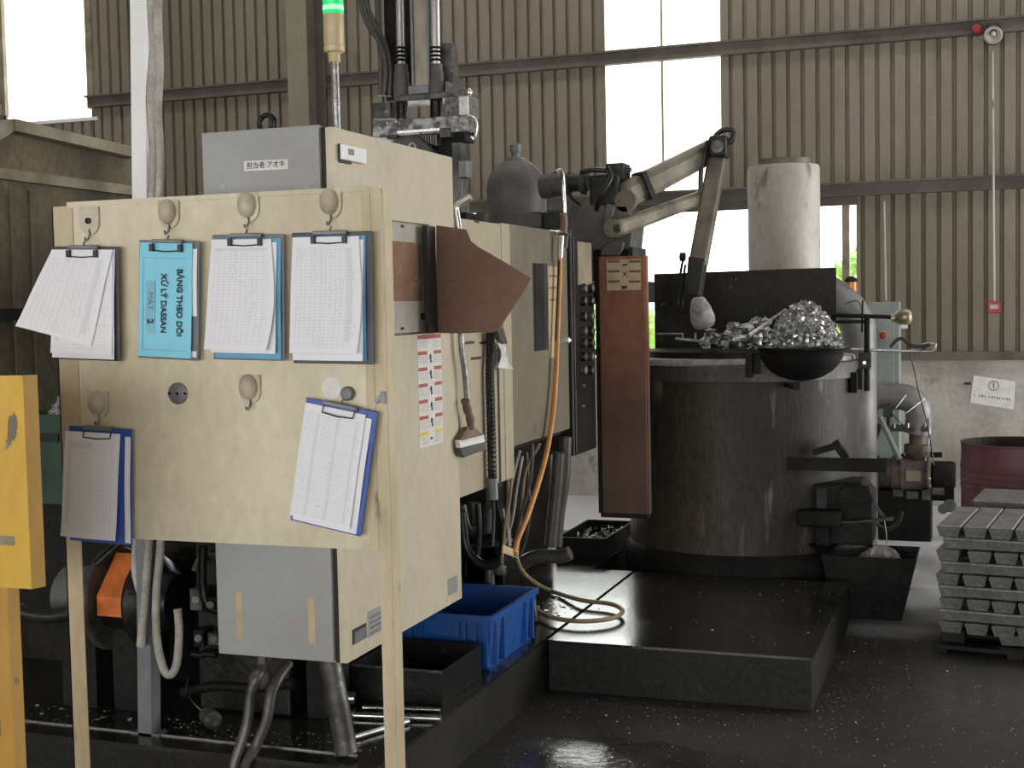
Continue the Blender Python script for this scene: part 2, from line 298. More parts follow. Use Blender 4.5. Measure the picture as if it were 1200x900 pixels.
def floor_mat():
    m = bpy.data.materials.new('sooty_daylit_concrete'); m.use_nodes = True; nt = m.node_tree; N = nt.nodes; L = nt.links; b = N['Principled BSDF']
    g = N.new('ShaderNodeNewGeometry'); sx = N.new('ShaderNodeSeparateXYZ'); L.new(g.outputs['Position'], sx.inputs[0])
    n = N.new('ShaderNodeTexNoise'); n.inputs['Scale'].default_value = 1.1; n.inputs['Detail'].default_value = 8; L.new(g.outputs['Position'], n.inputs['Vector'])
    def op(o, a, c=None):
        k = N.new('ShaderNodeMath'); k.operation = o
        for i, q in enumerate((a, c)):
            if q is None: continue
            if isinstance(q, (int, float)): k.inputs[i].default_value = q
            else: L.new(q, k.inputs[i])
        return k.outputs[0]
    # trodden soot lies around the machine and furnace and thins out towards the back wall; the rear concrete is also paled to paint in window daylight
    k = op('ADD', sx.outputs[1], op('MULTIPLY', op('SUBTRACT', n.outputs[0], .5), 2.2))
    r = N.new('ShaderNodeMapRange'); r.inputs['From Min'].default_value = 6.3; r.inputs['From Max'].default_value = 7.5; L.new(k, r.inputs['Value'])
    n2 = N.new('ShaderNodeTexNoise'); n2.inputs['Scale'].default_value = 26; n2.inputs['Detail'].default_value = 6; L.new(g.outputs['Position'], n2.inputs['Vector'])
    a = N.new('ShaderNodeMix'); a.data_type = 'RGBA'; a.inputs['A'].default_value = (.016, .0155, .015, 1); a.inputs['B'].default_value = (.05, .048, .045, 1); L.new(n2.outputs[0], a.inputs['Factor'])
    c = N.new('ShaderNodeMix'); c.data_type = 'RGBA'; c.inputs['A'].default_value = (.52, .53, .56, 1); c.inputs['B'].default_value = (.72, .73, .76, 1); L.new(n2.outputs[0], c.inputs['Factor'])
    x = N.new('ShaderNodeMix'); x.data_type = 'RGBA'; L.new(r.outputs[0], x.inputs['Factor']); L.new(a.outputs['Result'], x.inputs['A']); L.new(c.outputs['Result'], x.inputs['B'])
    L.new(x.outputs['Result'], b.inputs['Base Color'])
    rr = N.new('ShaderNodeMapRange'); rr.inputs['From Min'].default_value = .35; rr.inputs['From Max'].default_value = .65; rr.inputs['To Min'].default_value = .26; rr.inputs['To Max'].default_value = .60; b.inputs['Specular IOR Level'].default_value = .38
    L.new(n.outputs[0], rr.inputs['Value'])
    # an oily wet patch on the floor beside the plinth
    dxx = op('ADD', sx.outputs[0], 1.15); dyy = op('SUBTRACT', sx.outputs[1], 3.95); n3 = N.new('ShaderNodeTexNoise'); n3.inputs['Scale'].default_value = 5; n3.inputs['Detail'].default_value = 6; L.new(g.outputs['Position'], n3.inputs['Vector'])
    dd = op('ADD', op('SQRT', op('ADD', op('MULTIPLY', dxx, dxx), op('MULTIPLY', dyy, dyy))), op('MULTIPLY', op('SUBTRACT', n3.outputs[0], .5), .7))
    wet = N.new('ShaderNodeMapRange'); wet.inputs['From Min'].default_value = .32; wet.inputs['From Max'].default_value = .50; wet.inputs['To Min'].default_value = 1; wet.inputs['To Max'].default_value = 0; L.new(dd, wet.inputs['Value'])
    rw = N.new('ShaderNodeMix'); L.new(wet.outputs[0], rw.inputs[0]); L.new(rr.outputs[0], rw.inputs[2]); rw.inputs[3].default_value = .13; L.new(rw.outputs[0], b.inputs['Roughness'])
    L.new(op('ADD', op('MULTIPLY', wet.outputs[0], .4), .38), b.inputs['Specular IOR Level'])
    bp = N.new('ShaderNodeBump'); bp.inputs['Strength'].default_value = .12; bp.inputs['Distance'].default_value = .01; L.new(n2.outputs[0], bp.inputs['Height']); L.new(bp.outputs[0], b.inputs['Normal'])
    return m
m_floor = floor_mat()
m_plate = mat('oily_black_plate', (.018, .0175, .0165), .15, 0, (.030, .029, .027), 3, .4, .7, vary=.25, bump=.04, fscale=70, rvar=.08, spec=.7)
m_plates = mat('black_plate_side', (.015, .0145, .0135), .6, 0, (.024, .023, .021), 3, .4, .7, vary=.35, bump=.15, fscale=70, rvar=.1, spec=.2)
def translucent_mat():
    m = bpy.data.materials.new('translucent_sheet'); m.use_nodes = True; nt = m.node_tree; N = nt.nodes; L = nt.links
    o = N['Material Output']; b = N['Principled BSDF']; N.remove(b)
    t = N.new('ShaderNodeBsdfTranslucent'); d = N.new('ShaderNodeBsdfTransparent'); x = N.new('ShaderNodeMixShader'); x.inputs[0].default_value = .3
    n = N.new('ShaderNodeTexNoise'); n.inputs['Scale'].default_value = 3; r = N.new('ShaderNodeMix'); r.data_type = 'RGBA'; L.new(n.outputs[0], r.inputs['Factor'])
    r.inputs['A'].default_value = (.95, .95, .93, 1); r.inputs['B'].default_value = (.86, .86, .83, 1); L.new(r.outputs['Result'], t.inputs[0])
    L.new(t.outputs[0], x.inputs[1]); L.new(d.outputs[0], x.inputs[2]); L.new(x.outputs[0], o.inputs[0]); return m
m_trans = translucent_mat()
def glass_mat():
    m = bpy.data.materials.new('window_glass'); m.use_nodes = True; nt = m.node_tree; N = nt.nodes; L = nt.links
    o = N['Material Output']; N.remove(N['Principled BSDF'])
    t = N.new('ShaderNodeBsdfGlossy'); t.inputs['Roughness'].default_value = .05; d = N.new('ShaderNodeBsdfTransparent'); d.inputs[0].default_value = (.93, .95, .94, 1)
    f = N.new('ShaderNodeFresnel'); f.inputs[0].default_value = 1.45; x = N.new('ShaderNodeMixShader'); L.new(f.outputs[0], x.inputs[0])
    L.new(d.outputs[0], x.inputs[1]); L.new(t.outputs[0], x.inputs[2]); L.new(x.outputs[0], o.inputs[0]); return m
m_glass = glass_mat()
def print_mat(name, cols, rows, ul=.07, uh=.93, vl=.05, vh=.92, paper=(.83, .83, .87), ink=(.52, .53, .58), seed=0., band=None):
    # ruled form printed on paper: grid lines, a border and small entries, in the sheet's own UV
    m = bpy.data.materials.new(name); m.use_nodes = True; nt = m.node_tree; N = nt.nodes; L = nt.links; b = N['Principled BSDF']; b.inputs['Roughness'].default_value = .7
    uv = N.new('ShaderNodeUVMap'); uv.uv_map = 'UVMap'; s = N.new('ShaderNodeSeparateXYZ'); L.new(uv.outputs[0], s.inputs[0])
    def op(o, *a):
        k = N.new('ShaderNodeMath'); k.operation = o
        for i, q in enumerate(a):
            if isinstance(q, (int, float)): k.inputs[i].default_value = q
            else: L.new(q, k.inputs[i])
        return k.outputs[0]
    def gate(v, a, c): return op('MULTIPLY', op('GREATER_THAN', v, a), op('LESS_THAN', v, c))
    u, v = s.outputs[0], s.outputs[1]
    ins = op('MULTIPLY', gate(u, ul, uh), gate(v, vl, vh))
    lu = op('LESS_THAN', op('FRACT', op('MULTIPLY', op('SUBTRACT', u, ul), cols/(uh-ul))), .10*cols/14)
    lv = op('LESS_THAN', op('FRACT', op('MULTIPLY', op('SUBTRACT', v, vl), rows/(vh-vl))), .10*rows/26)
    g = op('MULTIPLY', op('MAXIMUM', op('MULTIPLY', lu, .5), op('MULTIPLY', lv, .4)), ins)
    mp = N.new('ShaderNodeMapping'); mp.inputs['Scale'].default_value = (46, 64, 1); mp.inputs['Location'].default_value = (seed, seed*1.7, 0); L.new(uv.outputs[0], mp.inputs[0])
    n = N.new('ShaderNodeTexNoise'); n.inputs['Scale'].default_value = 1; n.inputs['Detail'].default_value = 2; L.new(mp.outputs[0], n.inputs[0])
    n2 = N.new('ShaderNodeTexNoise'); n2.inputs['Scale'].default_value = 3.3; L.new(uv.outputs[0], n2.inputs[0])
    e = op('MULTIPLY', op('MULTIPLY', op('GREATER_THAN', n.outputs[0], .60), op('GREATER_THAN', n2.outputs[0], .50)), ins)
    g = op('MAXIMUM', g, op('MULTIPLY', e, .6))
    if band:
        for (a, c, d, f) in band: g = op('MAXIMUM', g, op('MULTIPLY', op('MULTIPLY', gate(u, a, c), gate(v, d, f)), .35))
    x = N.new('ShaderNodeMix'); x.data_type = 'RGBA'; x.inputs['A'].default_value = (*paper, 1); x.inputs['B'].default_value = (*ink, 1); L.new(g, x.inputs['Factor'])
    L.new(x.outputs['Result'], b.inputs['Base Color']); return m
m_form = [print_mat('form_a', 14, 26, seed=1, band=[(.10, .5, .84, .91), (.08, .13, .12, .9)]), print_mat('form_b', 10, 34, seed=5, band=[(.07, .93, .90, .92)]),
          print_mat('form_c', 12, 30, seed=9, band=[(.45, .46, .05, .92), (.80, .88, .1, .9)]), print_mat('form_d', 22, 6, .02, .96, .03, .93, seed=13, band=[(.22, .27, .03, .93), (.55, .6, .03, .93), (.86, .9, .03, .93)])]
m_paper = print_mat('plain_paper', 2, 2, .3, .31, .3, .31, seed=3)

# ================================================================== SETTING
YW = 9.99
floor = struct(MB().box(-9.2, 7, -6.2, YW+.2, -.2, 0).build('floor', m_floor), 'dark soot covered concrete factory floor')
ground = struct(MB().box(-30, 25, YW+.2, 45, -.25, -.05).build('ground', mat('pale_yard', (.5, .5, .46), .9, 0, (.38, .4, .33), 1, .4, .7)), 'pale yard outside the wall')
ceil = struct(MB().box(-9.2, 7, -6.2, YW+.2, 6.5, 6.6).build('ceiling', m_girt))
wf = struct(MB().box(-9.2, 7, -6.35, -6.2, 3.1, 6.5).build('wall_front', m_wall)); wr = struct(MB().prism([(7, -6.2, 0), (7, 4.8, 0), (7, 4.8, 2.9), (7, YW+.2, 2.9), (7, YW+.2, 6.5), (7, -6.2, 6.5)], (.15, 0, 0)).build('wall_right', m_wall))
wl = struct(MB().box(-9.2, -9.05, -6.2, YW, 0, 6.5).build('wall_left', m_wall))
wall = sroot('wall_back', (-2, YW, 0), 'back wall of ribbed olive sheet above a whitewashed concrete dado')
ZD = 1.08
def rib_sheet(x0, x1, z0, z1, m, name, par, off=0.):
    x0 -= .012; x1 += .012
    mb = MB(); per = .105; prof = []; x = math.floor(x0/per)*per
    while x < x1+per:
        for dx, dy in ((0, 0), (.062, 0), (.067, .034), (.088, .034), (.094, 0)): prof.append((x+dx, dy))
        x += per
    pts = [(min(max(a, x0), x1), b) for a, b in prof]; q = []
    for p in pts:
        if not q or abs(p[0]-q[-1][0]) > 1e-5 : q.append(p)
    n = len(q); vs = [(a, YW+off+b, z0) for a, b in q]+[(a, YW+off+b, z1) for a, b in q]
    mb.add(vs, [(i, i+1, n+i+1, n+i) for i in range(n-1)]); return mb.build(name, m, par)
WIN2 = (-3.6, -.90, ZD+.02, 2.20); WIN1 = (-2.785, -1.875); WIN3 = (-8.42, -7.47)
ADDED_DOOR = (-5.05, -3.85)
xs = [-9.1, WIN3[0], WIN3[1], -6.65, -5.85, -5.05, -3.85, -3.55, WIN1[0], WIN1[1], -.90, -.1, .7, 1.5, 2.3, 3.2]
for a, b in zip(xs[:-1], xs[1:]):
    zb = ZD
    if a >= WIN2[0]-.1 and b <= WIN2[1]+.05: zb = 2.27
    if (a, b) == ADDED_DOOR: zb = 2.25
    if (a, b) == WIN1: continue
    if (a, b) == WIN3: rib_sheet(a, b, ZD, 3.22, m_wall, 'wall_sheet', wall); continue
    rib_sheet(a, b, zb, 6.5, m_wall, 'wall_sheet', wall, .002*(len(wall.children) % 2))
MB().box(-9.1, -5.05, YW, YW+.18, 0, ZD).build('concrete_dado', m_dado, wall); MB().box(-3.85, 3.2, YW, YW+.18, 0, ZD).build('concrete_dado', m_dado, wall)
MB().box(-9.1, ADDED_DOOR[0], YW-.05, YW+.02, ZD-.03, ZD+.03).build('sill_rail', m_girt, wall)
do = sroot('added_door_1', (-4.45, YW, 0), 'added open doorway hidden behind the machine, letting daylight onto the floor')  # added doorway, out of view, brightens the rear floor
MB().box(ADDED_DOOR[0]-.06, ADDED_DOOR[0], YW-.03, YW+.2, 0, 2.25).build('jamb', m_girt, do); MB().box(ADDED_DOOR[1], ADDED_DOOR[1]+.06, YW-.03, YW+.2, 0, 2.25).build('jamb', m_girt, do)
MB().box(WIN2[1], 3.2, YW-.05, YW+.02, ZD-.03, ZD+.03).build('sill_rail', m_girt, wall)
for z in (2.29, 3.364, 4.45, 5.5):
    MB().box(-9.1 if z < 3 else WIN3[1], 3.2, YW-.075, YW-.004, z-.05, z+.045).box(-9.1 if z < 3 else WIN3[1], 3.2, YW-.12, YW-.075, z+.03, z+.045).build('girt', m_girt, wall)
MB().box(-9.1, WIN3[0], YW-.075, YW-.004, 3.314, 3.41).build('girt', m_girt, wall)
# translucent upper strip
w1 = sroot('window_1', (-2.33, YW, 2.3), 'translucent ribbed daylight sheet let into the back wall')
rib_sheet(WIN1[0], -2.33, 2.27, 6.5, m_trans, 'translucent_sheet', w1); rib_sheet(-2.33, WIN1[1], 2.27, 6.5, m_trans, 'translucent_sheet', w1, .003)
MB().box(-2.337, -2.323, YW-.01, YW+.004, 2.34, 6.5).build('joint_strip', m_hoodf, w1)
# long window band above the dado
w2 = sroot('window_2', (-2.2, YW, ZD), 'long window band above the concrete dado')
fb = MB().box(WIN2[0], WIN2[1], YW-.02, YW+.06, WIN2[2], WIN2[2]+.05).box(WIN2[0], WIN2[1], YW-.02, YW+.06, WIN2[3]-.02, WIN2[3]+.05)
fb.build('window_frame', m_girt, w2)
for x in (WIN2[0]+.025, -2.62, -1.42, -.985):
    MB().box(x-.025, x+.025, YW-.02, YW+.06, WIN2[2]+.05, WIN2[3]-.02).build('mullion', m_hoodf, w2)
px_ = [WIN2[0]+.05, -2.62, -1.42, -.985, WIN2[1]]
for a, b in zip(px_[:-1], px_[1:]):
    MB().box(a+.02, b-.02, YW+.02, YW+.024, WIN2[2]+.05, WIN2[3]-.02).build('pane', m_glass, w2)
# left daylight opening
w3 = sroot('window_3', (-7.95, YW, 3.3), 'bright high opening with a pale sill')
MB().box(WIN3[0]-.2, WIN3[1]+.05, YW-.01, YW+.03, 3.21, 3.24).build('window_sill', m_white, w3)
MB().box(WIN3[1]-.03, WIN3[1]+.03, YW-.03, YW+.05, 3.31, 6.5).box(WIN3[0]-.03, WIN3[0]+.03, YW-.03, YW+.05, 3.31, 6.5).build('window_frame', m_hoodf, w3)
MB().box(WIN3[0]+.03, WIN3[1]-.03, YW+.01, YW+.014, 3.24, 6.5).build('pane', m_trans, w3)
# steel H column in front of the wall
cl = sroot('trim_1', (-5.35, 9.6, 0), 'brown steel column standing against the back wall')
xa = Yp(336, 60, 9.55).x; xb = Yp(359, 60, 9.55).x
MB().box(xa, xb, 9.55, 9.565, 0, 6.5).build('flange', m_wall, cl); MB().box(xa, xb, 9.85, 9.865, 0, 6.5).build('flange', m_girt, cl)
MB().box((xa+xb)/2-.006, (xa+xb)/2+.006, 9.565, 9.85, 0, 6.5).build('web', m_girt, cl)

# ------------------------------------------------------------------ machine plinth and furnace platform
XP = -1.635; ZP_ = .2
pl = thing('machine_plinth', 'long oily black steel plinth under the casting machine', 'plinth', (-2.9, 5, 0))
PO = [(-3.45, 3.34), (XP, 3.34), (XP, 6.24), (-1.83, 6.24), (-1.83, 7.3), (-3.45, 7.3)]
MB().prism([(x, y, 0) for x, y in PO], (0, 0, ZP_-.012)).build('body', m_plates, pl); MB().prism([(x, y, ZP_-.012) for x, y in PO], (0, 0, .012)).build('top_plate', m_plate, pl)
MB().box(-3.45, XP-.1, 3.43, 3.44, ZP_, ZP_+.004).build('weld_bead', m_steel, pl)
pf = thing('furnace_platform', 'low black steel platform step before the furnace', 'platform', (-1.12, 5.5, 0))
MB().box(XP+.018, -.61, 4.865, 6.22, 0, ZP_-.01).build('body', m_plates, pf, bevel=.004)
MB().box(XP+.018, -.607, 4.86, 6.225, ZP_-.01, ZP_).build('top_plate', m_plate, pf)

# ================================================================== NOTICE BOARD
YB = 3.0
nb = thing('notice_board', 'cream steel notice stand with clipboards hung on it', 'notice board', (-1.9, YB, 0))
Lx0, Lx1 = Yp(60.5, 242, YB).x, Yp(79, 242, YB).x
Rx0, Rx1 = Yp(434, 222, YB).x, Yp(453, 221, YB).x
ztop, zbot = 1.795, .895
MB().box(Lx0, Lx1, YB, YB+.004, 0, ztop-.004).box(Lx0, Lx0+.004, YB, YB+.04, 0, ztop-.004).build('post', m_frame, nb)
MB().box(Rx0, Rx1-.012, YB-.002, YB+.003, 0, ztop).box(Rx1-.014, Rx1-.009, YB-.002, YB+.045, 0, ztop).build('post', m_frame, nb)
MB().box(Rx1-.0145, Rx1-.0115, YB-.004, YB-.002, .02, ztop-.02).build('weld_bead', m_hookp, nb)
MB().box(Lx1, Rx0, YB+.001, YB+.006, zbot, ztop-.002).build('panel', m_beige, nb)
MB().box(Lx1, Rx0, YB-.004, YB+.045, ztop-.006, ztop+.006).build('top_ledge', m_beige, nb)
MB().box(Lx1+.002, Lx1+.016, YB-.003, YB+.001, zbot, ztop-.01).build('edge_strip', m_frame, nb)
MB().box(Rx0-.025, Rx0-.001, YB-.002, YB+.001, zbot, ztop-.01).build('edge_strip', m_frame, nb)
YF = YB+.001
def hook(px, py, bare=False):
    p = Yp(px, py, YF); w, h = .031, .037
    pts = [(p.x-w, YF, p.z+h), (p.x-w, YF, p.z-.004)]+[(p.x-w*math.cos(t), YF, p.z-.004-w*1.1*math.sin(t)) for t in [math.pi*k/10 for k in range(1, 10)]]+[(p.x+w, YF, p.z-.004), (p.x+w, YF, p.z+h)]
    b = MB().prism(pts[::-1], (0, -.007, 0)).build('hook_plate', m_hookp, nb, 40)
    if bare: MB().lathe([(.008, 0), (.008, .006), (.004, .008)], (p.x, YF-.007, p.z), (0, -1, 0), 12).build('rivet', m_iron, b, 40)
    else: MB().ball((p.x-.002, YF-.008, p.z+.006), .026, .022, .033, 16, 8).build('hook_cap', m_hookp, b, 60)
    z = p.z-.034
    MB().tube([(p.x, YF-.008, z+.012), (p.x+.004, YF-.010, z-.002), (p.x+.002, YF-.016, z-.014), (p.x, YF-.022, z-.018), (p.x, YF-.026, z-.010)], .0028, 6, 3).build('hook_wire', m_steel, b, 60)
for (x, y, b) in ((106, 259, True), (199, 251, False), (292, 243, False), (388, 239, False), (117, 474, False), (294, 456, False)): hook(x, y, b)
p = Yp(409, 461, YF); k = MB().lathe([(.018, 0), (.018, .012), (.014, .016)], (p.x, YF, p.z), (0, -1, 0), 16).build('magnet_knob', m_galv, nb, 40)
MB().tube([(p.x-.012, YF-.012, p.z-.012), (p.x-.018, YF-.013, p.z-.022), (p.x-.016, YF-.014, p.z-.026)], .0022, 6, 3).build('hook_wire', m_steel, k, 60)
p = Yp(209, 461, YF); k = MB().lathe([(.029, 0), (.029, .004), (.026, .006)], (p.x, YF, p.z), (0, -1, 0), 24).build('blanking_disc', m_galv, nb, 40)
for dx in (-.024, .0, .024): MB().lathe([(.0045, 0), (.003, .003)], (p.x+dx, YF-.006, p.z), (0, -1, 0), 8).build('disc_screw', m_iron, k)
p = Yp(448, 466, YF); MB().bar((p.x-.016, YF-.006, p.z-.012), (p.x+.008, YF-.006, p.z+.012), .008, .01).box(p.x, p.x+.012, YB-.012, YB-.002, p.z-.014, p.z+.016).build('corner_catch', m_galv, nb)
p = Yp(388, 455, YF); MB().lathe([(.027, 0), (.027, .0006)], (p.x, YF, p.z), (0, -1, 0), 24).build('round_sticker', m_sticker, nb)

# ------------------------------------------------------------------ clipboards
def sheet(u0, u1, v0, v1, d, fn, nu=8, nv=14, skew=None):
    mb = MB(); uv = []; vs = []
    for j in range(nv+1):
        for i in range(nu+1):
            a, b = i/nu, j/nv; u = u0+(u1-u0)*a; v = v0+(v1-v0)*b
            if skew: u, v = skew(a, b, u, v)
            vs.append((u, -d-fn(a, b), v)); uv.append((a, b))
    F = [(j*(nu+1)+i, j*(nu+1)+i+1, (j+1)*(nu+1)+i+1, (j+1)*(nu+1)+i) for j in range(nv) for i in range(nu)]
    return vs, F, uv
def clipboard(label, px, py, w, h, ang, mb_, pages, tilt=.0, clipm=None, wire=True):
    # px, py: middle of the top edge in the photograph; pages: list of (name, material, u0, u1, v0, v1, depth, bulge fn, skew)
    top = Yp(px, py, YB-.020)
    X = Matrix.Translation(top) @ Matrix.Rotation(math.radians(ang), 4, 'Y') @ Matrix.Rotation(tilt, 4, 'X')
    t = thing('clipboard', label, 'clipboard', top-Vector((0, 0, h)))
    def mk(): m = MB(); m.xf = X; return m
    mk().box(-w/2, w/2, -.003, 0, -h, 0).build('backing_board', mb_, t, bevel=.002)
    for (nm, mt, u0, u1, v0, v1, d, fn, sk) in pages:
        vs, F, uv = sheet(u0, u1, v0, v1, d, fn, skew=sk); m = mk(); m.add(vs, F); m.uv = uv; m.build(nm, mt, t, 70)
    c = mk().box(-.046, .046, -.016, -.003, -.007, .003).build('clip', clipm or m_galv, t, bevel=.002)
    mk().tube([(-.043, -.013, -.006), (-.043, -.019, -.026), (0, -.021, -.029), (.043, -.019, -.026), (.043, -.013, -.006)], .0019, 6, 1).build('clip_wire', m_black, c)
    if wire:
        for sx in (-1, 1): mk().box(sx*.043-.005, sx*.043+.005, -.023, -.013, -.029, -.010).build('clip_jaw', m_black, c)
    mk().tube([(0, -.006, -.004), (0, -.010, .006), (.003, -.010, .014)], .003, 6, 2).build('hanging_ring', m_steel, c)
    return t, X, mk
flat = lambda k: (lambda a, b: k*.3*(1-b)*(1-b)+.0005)
wave = lambda k, q=0.: (lambda a, b: .001+k*(1-b)**1.3*(.5+.5*math.sin(a*2.2+q))+.004*math.sin((1-b)*5+q)*(1-b))
# first: dog-eared forms, one page swung askew
def sk1(a, b, u, v):
    k = (1-b); return u-.115*k*(1-.45*a)+.015*k*math.sin(a*3), v+.118*k*(1-a)*.25-.02*k*a
t, X, mk = clipboard('black clipboard with loose forms, top page swung askew over its edge', 101, 289, .212, .302, 2, m_clipb,
    [('page', m_form[1], -.108, .094, -.298, -.008, .004, wave(.012), None), ('page', m_form[0], -.104, .09, -.285, -.009, .007, wave(.018, .6), None),
     ('page', m_form[2], -.102, .092, -.245, -.010, .011, wave(.02, .3), sk1)])
# second: light blue cover with lettering
t, X, mk = clipboard('grey clipboard with light blue cover lettered in dark capitals', 199, 282, .184, .308, 3, m_clipg,
    [('page', m_paper, -.075, .086, -.300, -.02, .004, wave(.0, 1), None), ('cover', m_cyan, -.086, .074, -.303, -.006, .008, flat(.008), None)])
Xt = Matrix.Rotation(math.radians(90), 4, 'X') @ Matrix.Rotation(math.radians(-90), 4, 'Z')
dfn = lambda v: -.0112
def letter(body, u, v, size, bold, m, nm='lettering'):
    M = X @ Matrix.Translation((u, dfn(v)-.0012, v)) @ Xt
    text_mb(body, size, M, .0003, bold).build(nm, m, t)
letter('BẢNG THEO DÕI', .038, -.160, .0225, .0007, m_ink); letter('XỬ LÝ DASSAN', -.010, -.163, .0225, .0007, m_ink)
m = mk(); m.box(-.064, -.036, dfn(-.17)-.0004, dfn(-.17), -.245, -.105); m.build('tape_strip', m_tape, t)
letter('MÁY', -.05, -.158, .024, .0, m_inkg); letter('2', -.05, -.211, .026, .0012, m_ink)
m = mk()
for (a, b, c, d) in ((-.072, .058, -.046, -.0452), (-.072, .058, -.285, -.2842)): m.box(a, b, dfn(c)-.0006, dfn(c)-.0001, c, d)
m.box(-.0725, -.0717, dfn(-.17)-.0016, dfn(-.17)-.001, -.285, -.045); m.build('border_line', m_inkg, t)
# third and fourth: white forms
t, X, mk = clipboard('black clipboard with curling white forms and blue card beside the lettered one', 291, 275, .208, .318, 1.5, m_clipg,
    [('page', m_cyan2, -.098, .096, -.314, -.01, .004, wave(.008), None), ('page', m_paper, -.102, .086, -.300, -.02, .007, wave(.02, .4), None), ('page', m_form[1], -.10, .082, -.292, -.012, .011, wave(.034, .4), lambda a, b, u, v: (u-.014*(1-b)+.012*math.sin(b*4)*a, v))])
t, X, mk = clipboard('black clipboard with curling white forms beside the board edge', 389, 272, .222, .326, 1, m_clipb,
    [('page', m_cyan2, -.10, .094, -.318, -.01, .004, wave(.006), None), ('page', m_paper, -.106, .09, -.318, -.02, .007, wave(.018, .2), None), ('page', m_form[2], -.104, .086, -.300, -.012, .011, wave(.03, .2), lambda a, b, u, v: (u-.006*(1-b)+.008*math.sin(b*4)*a, v))])
# fifth and sixth: blue clipboards
t, X, mk = clipboard('blue clipboard with a ruled form hanging straight below its hook', 118, 501, .200, .312, 2.2, m_clipblue,
    [('page', m_paper, -.088, .098, -.305, -.02, .004, wave(.006), None), ('page', m_clipblue, -.088, .082, -.306, -.01, .006, wave(.008), None), ('page', m_form[0], -.106, .070, -.298, -.013, .010, wave(.022, .5), lambda a, b, u, v: (u-.008*(1-b), v))], wire=False)
t, X, mk = clipboard('blue clipboard hanging tilted with a ruled timetable form', 401, 474, .200, .318, 10.2, m_clipblue,
    [('page', m_paper, -.094, .088, -.314, -.02, .004, wave(.004), None), ('page', m_form[3], -.097, .072, -.302, -.012, .008, wave(.012, .5), None)], wire=False)

# ================================================================== CONTROL CABINET
XC, YC = -1.666, 3.25
cz0, cz1, cyb, cx0 = .525, 1.99, 4.105, -2.062
cb = thing('control_cabinet', 'tall cream control cabinet with a grey front door behind the notice stand', 'cabinet', (-1.86, 3.7, .2))
mb = MB().box(cx0, XC-.05, YC+.03, cyb, cz0, cz1)
r0 = Xp(457, 257.5, XC); r1 = Xp(500, 264, XC); r2 = Xp(500, 391, XC); ry0, ry1, rz0, rz1 = r0.y, r1.y+.02, r2.z, r0.z
mb.box(XC-.05, XC, YC+.005, ry0, cz0, cz1).box(XC-.05, XC, ry1, cyb, cz0, cz1).box(XC-.05, XC, ry0, ry1, cz0, rz0).box(XC-.05, XC, ry0, ry1, rz1, cz1)
mb.build('body', m_cab, cb)
d = MB().box(cx0-.002, XC-.034, YC-.012, YC+.012, cz0+.004, cz1+.006).build('front_door', m_grey, cb, bevel=.003)
MB().box(XC-.034, XC-.022, YC+.004, YC+.03, cz0, cz1).box(cx0, XC-.05, YC+.012, YC+.03, cz0, cz1).build('door_gap', m_dark, cb)
def dplate(x0, y0, x1, y1, nm, m, dep=.001, par=None):
    return MB().pbox(x0, y0, x1, y1, YC-.012-dep, dep).build(nm, m, par or cb)
p = Yp(311.5, 193.5, YC-.0135)
s = MB(); s.xf = Matrix.Translation(p) @ Matrix.Rotation(math.radians(.6), 4, 'Y'); s.box(-.068, .068, 0, .001, -.0135, .0135); s = s.build('name_sticker', m_sticker, d)
text_mb('担当者:アオキ', .0195, Matrix.Translation((p.x, p.y-.0006, p.z)) @ Matrix.Rotation(math.radians(90), 4, 'X'), .0003, .0002).build('lettering', m_ink, d)
for (a, b_, c, e) in ((277, 694, 284, 747), (361, 700, 369, 754)): dplate(a, b_, c, e, 'glue_strip', m_strust, .001, d)
MB().pbox(257, 216, 264, 223, YC-.0132, .001).build('paint_chip', m_opan, d); MB().pbox(357, 217, 361, 222, YC-.0132, .001).build('paint_chip', m_opan, d)
# side fittings
MB().sbox(457.5, 258, 500, 391, XC-.020, .005).build('operator_panel', m_opan, cb)
sc_ = MB().sbox(458, 282, 494, 353, XC-.017, .003).build('display_window', m_acryl, cb)
for (x, y) in ((472, 265), (472, 385), (461, 326)): MB().sbox(x-1.5, y-1.5, x+1.5, y+1.5, XC-.018, .003).build('panel_screw', m_iron, cb)
q = Xp(494, 371, XC-.02); MB().lathe([(.010, 0), (.010, .008), (.005, .014)], q, (1, 0, 0), 12).build('panel_key', m_iron, cb, 40)
MB().sbox(501.5, 264.5, 511.5, 390.5, XC+.012, .012).build('door_hinge_strip', m_black, cb)
# brown folded cover swung open on its hinge
yf = Xp(512, 300, XC+.012).y
fl = [(511, 264), (527, 266), (546, 269), (552, 283), (560, 289), (598, 311), (622, 325.5), (615, 340), (598, 365), (583, 388), (548, 390.5), (511, 390.5)]
MB().prism([Yp(a, b_, yf) for a, b_ in fl], (0, .006, 0)).build('hinged_cover', m_rust, cb, bevel=.001)
q = Xp(402, 178, XC); l = MB().sbox(398.5, 168, 412, 190, XC+.006, .006).build('latch_base', m_black, cb, bevel=.002)
MB().sbox(402, 168.5, 430, 186.5, XC+.016, .010).build('latch_lever', m_white, l, bevel=.003); MB().sbox(409, 174, 415, 181, XC+.0175, .003).build('latch_button', m_galv, l)
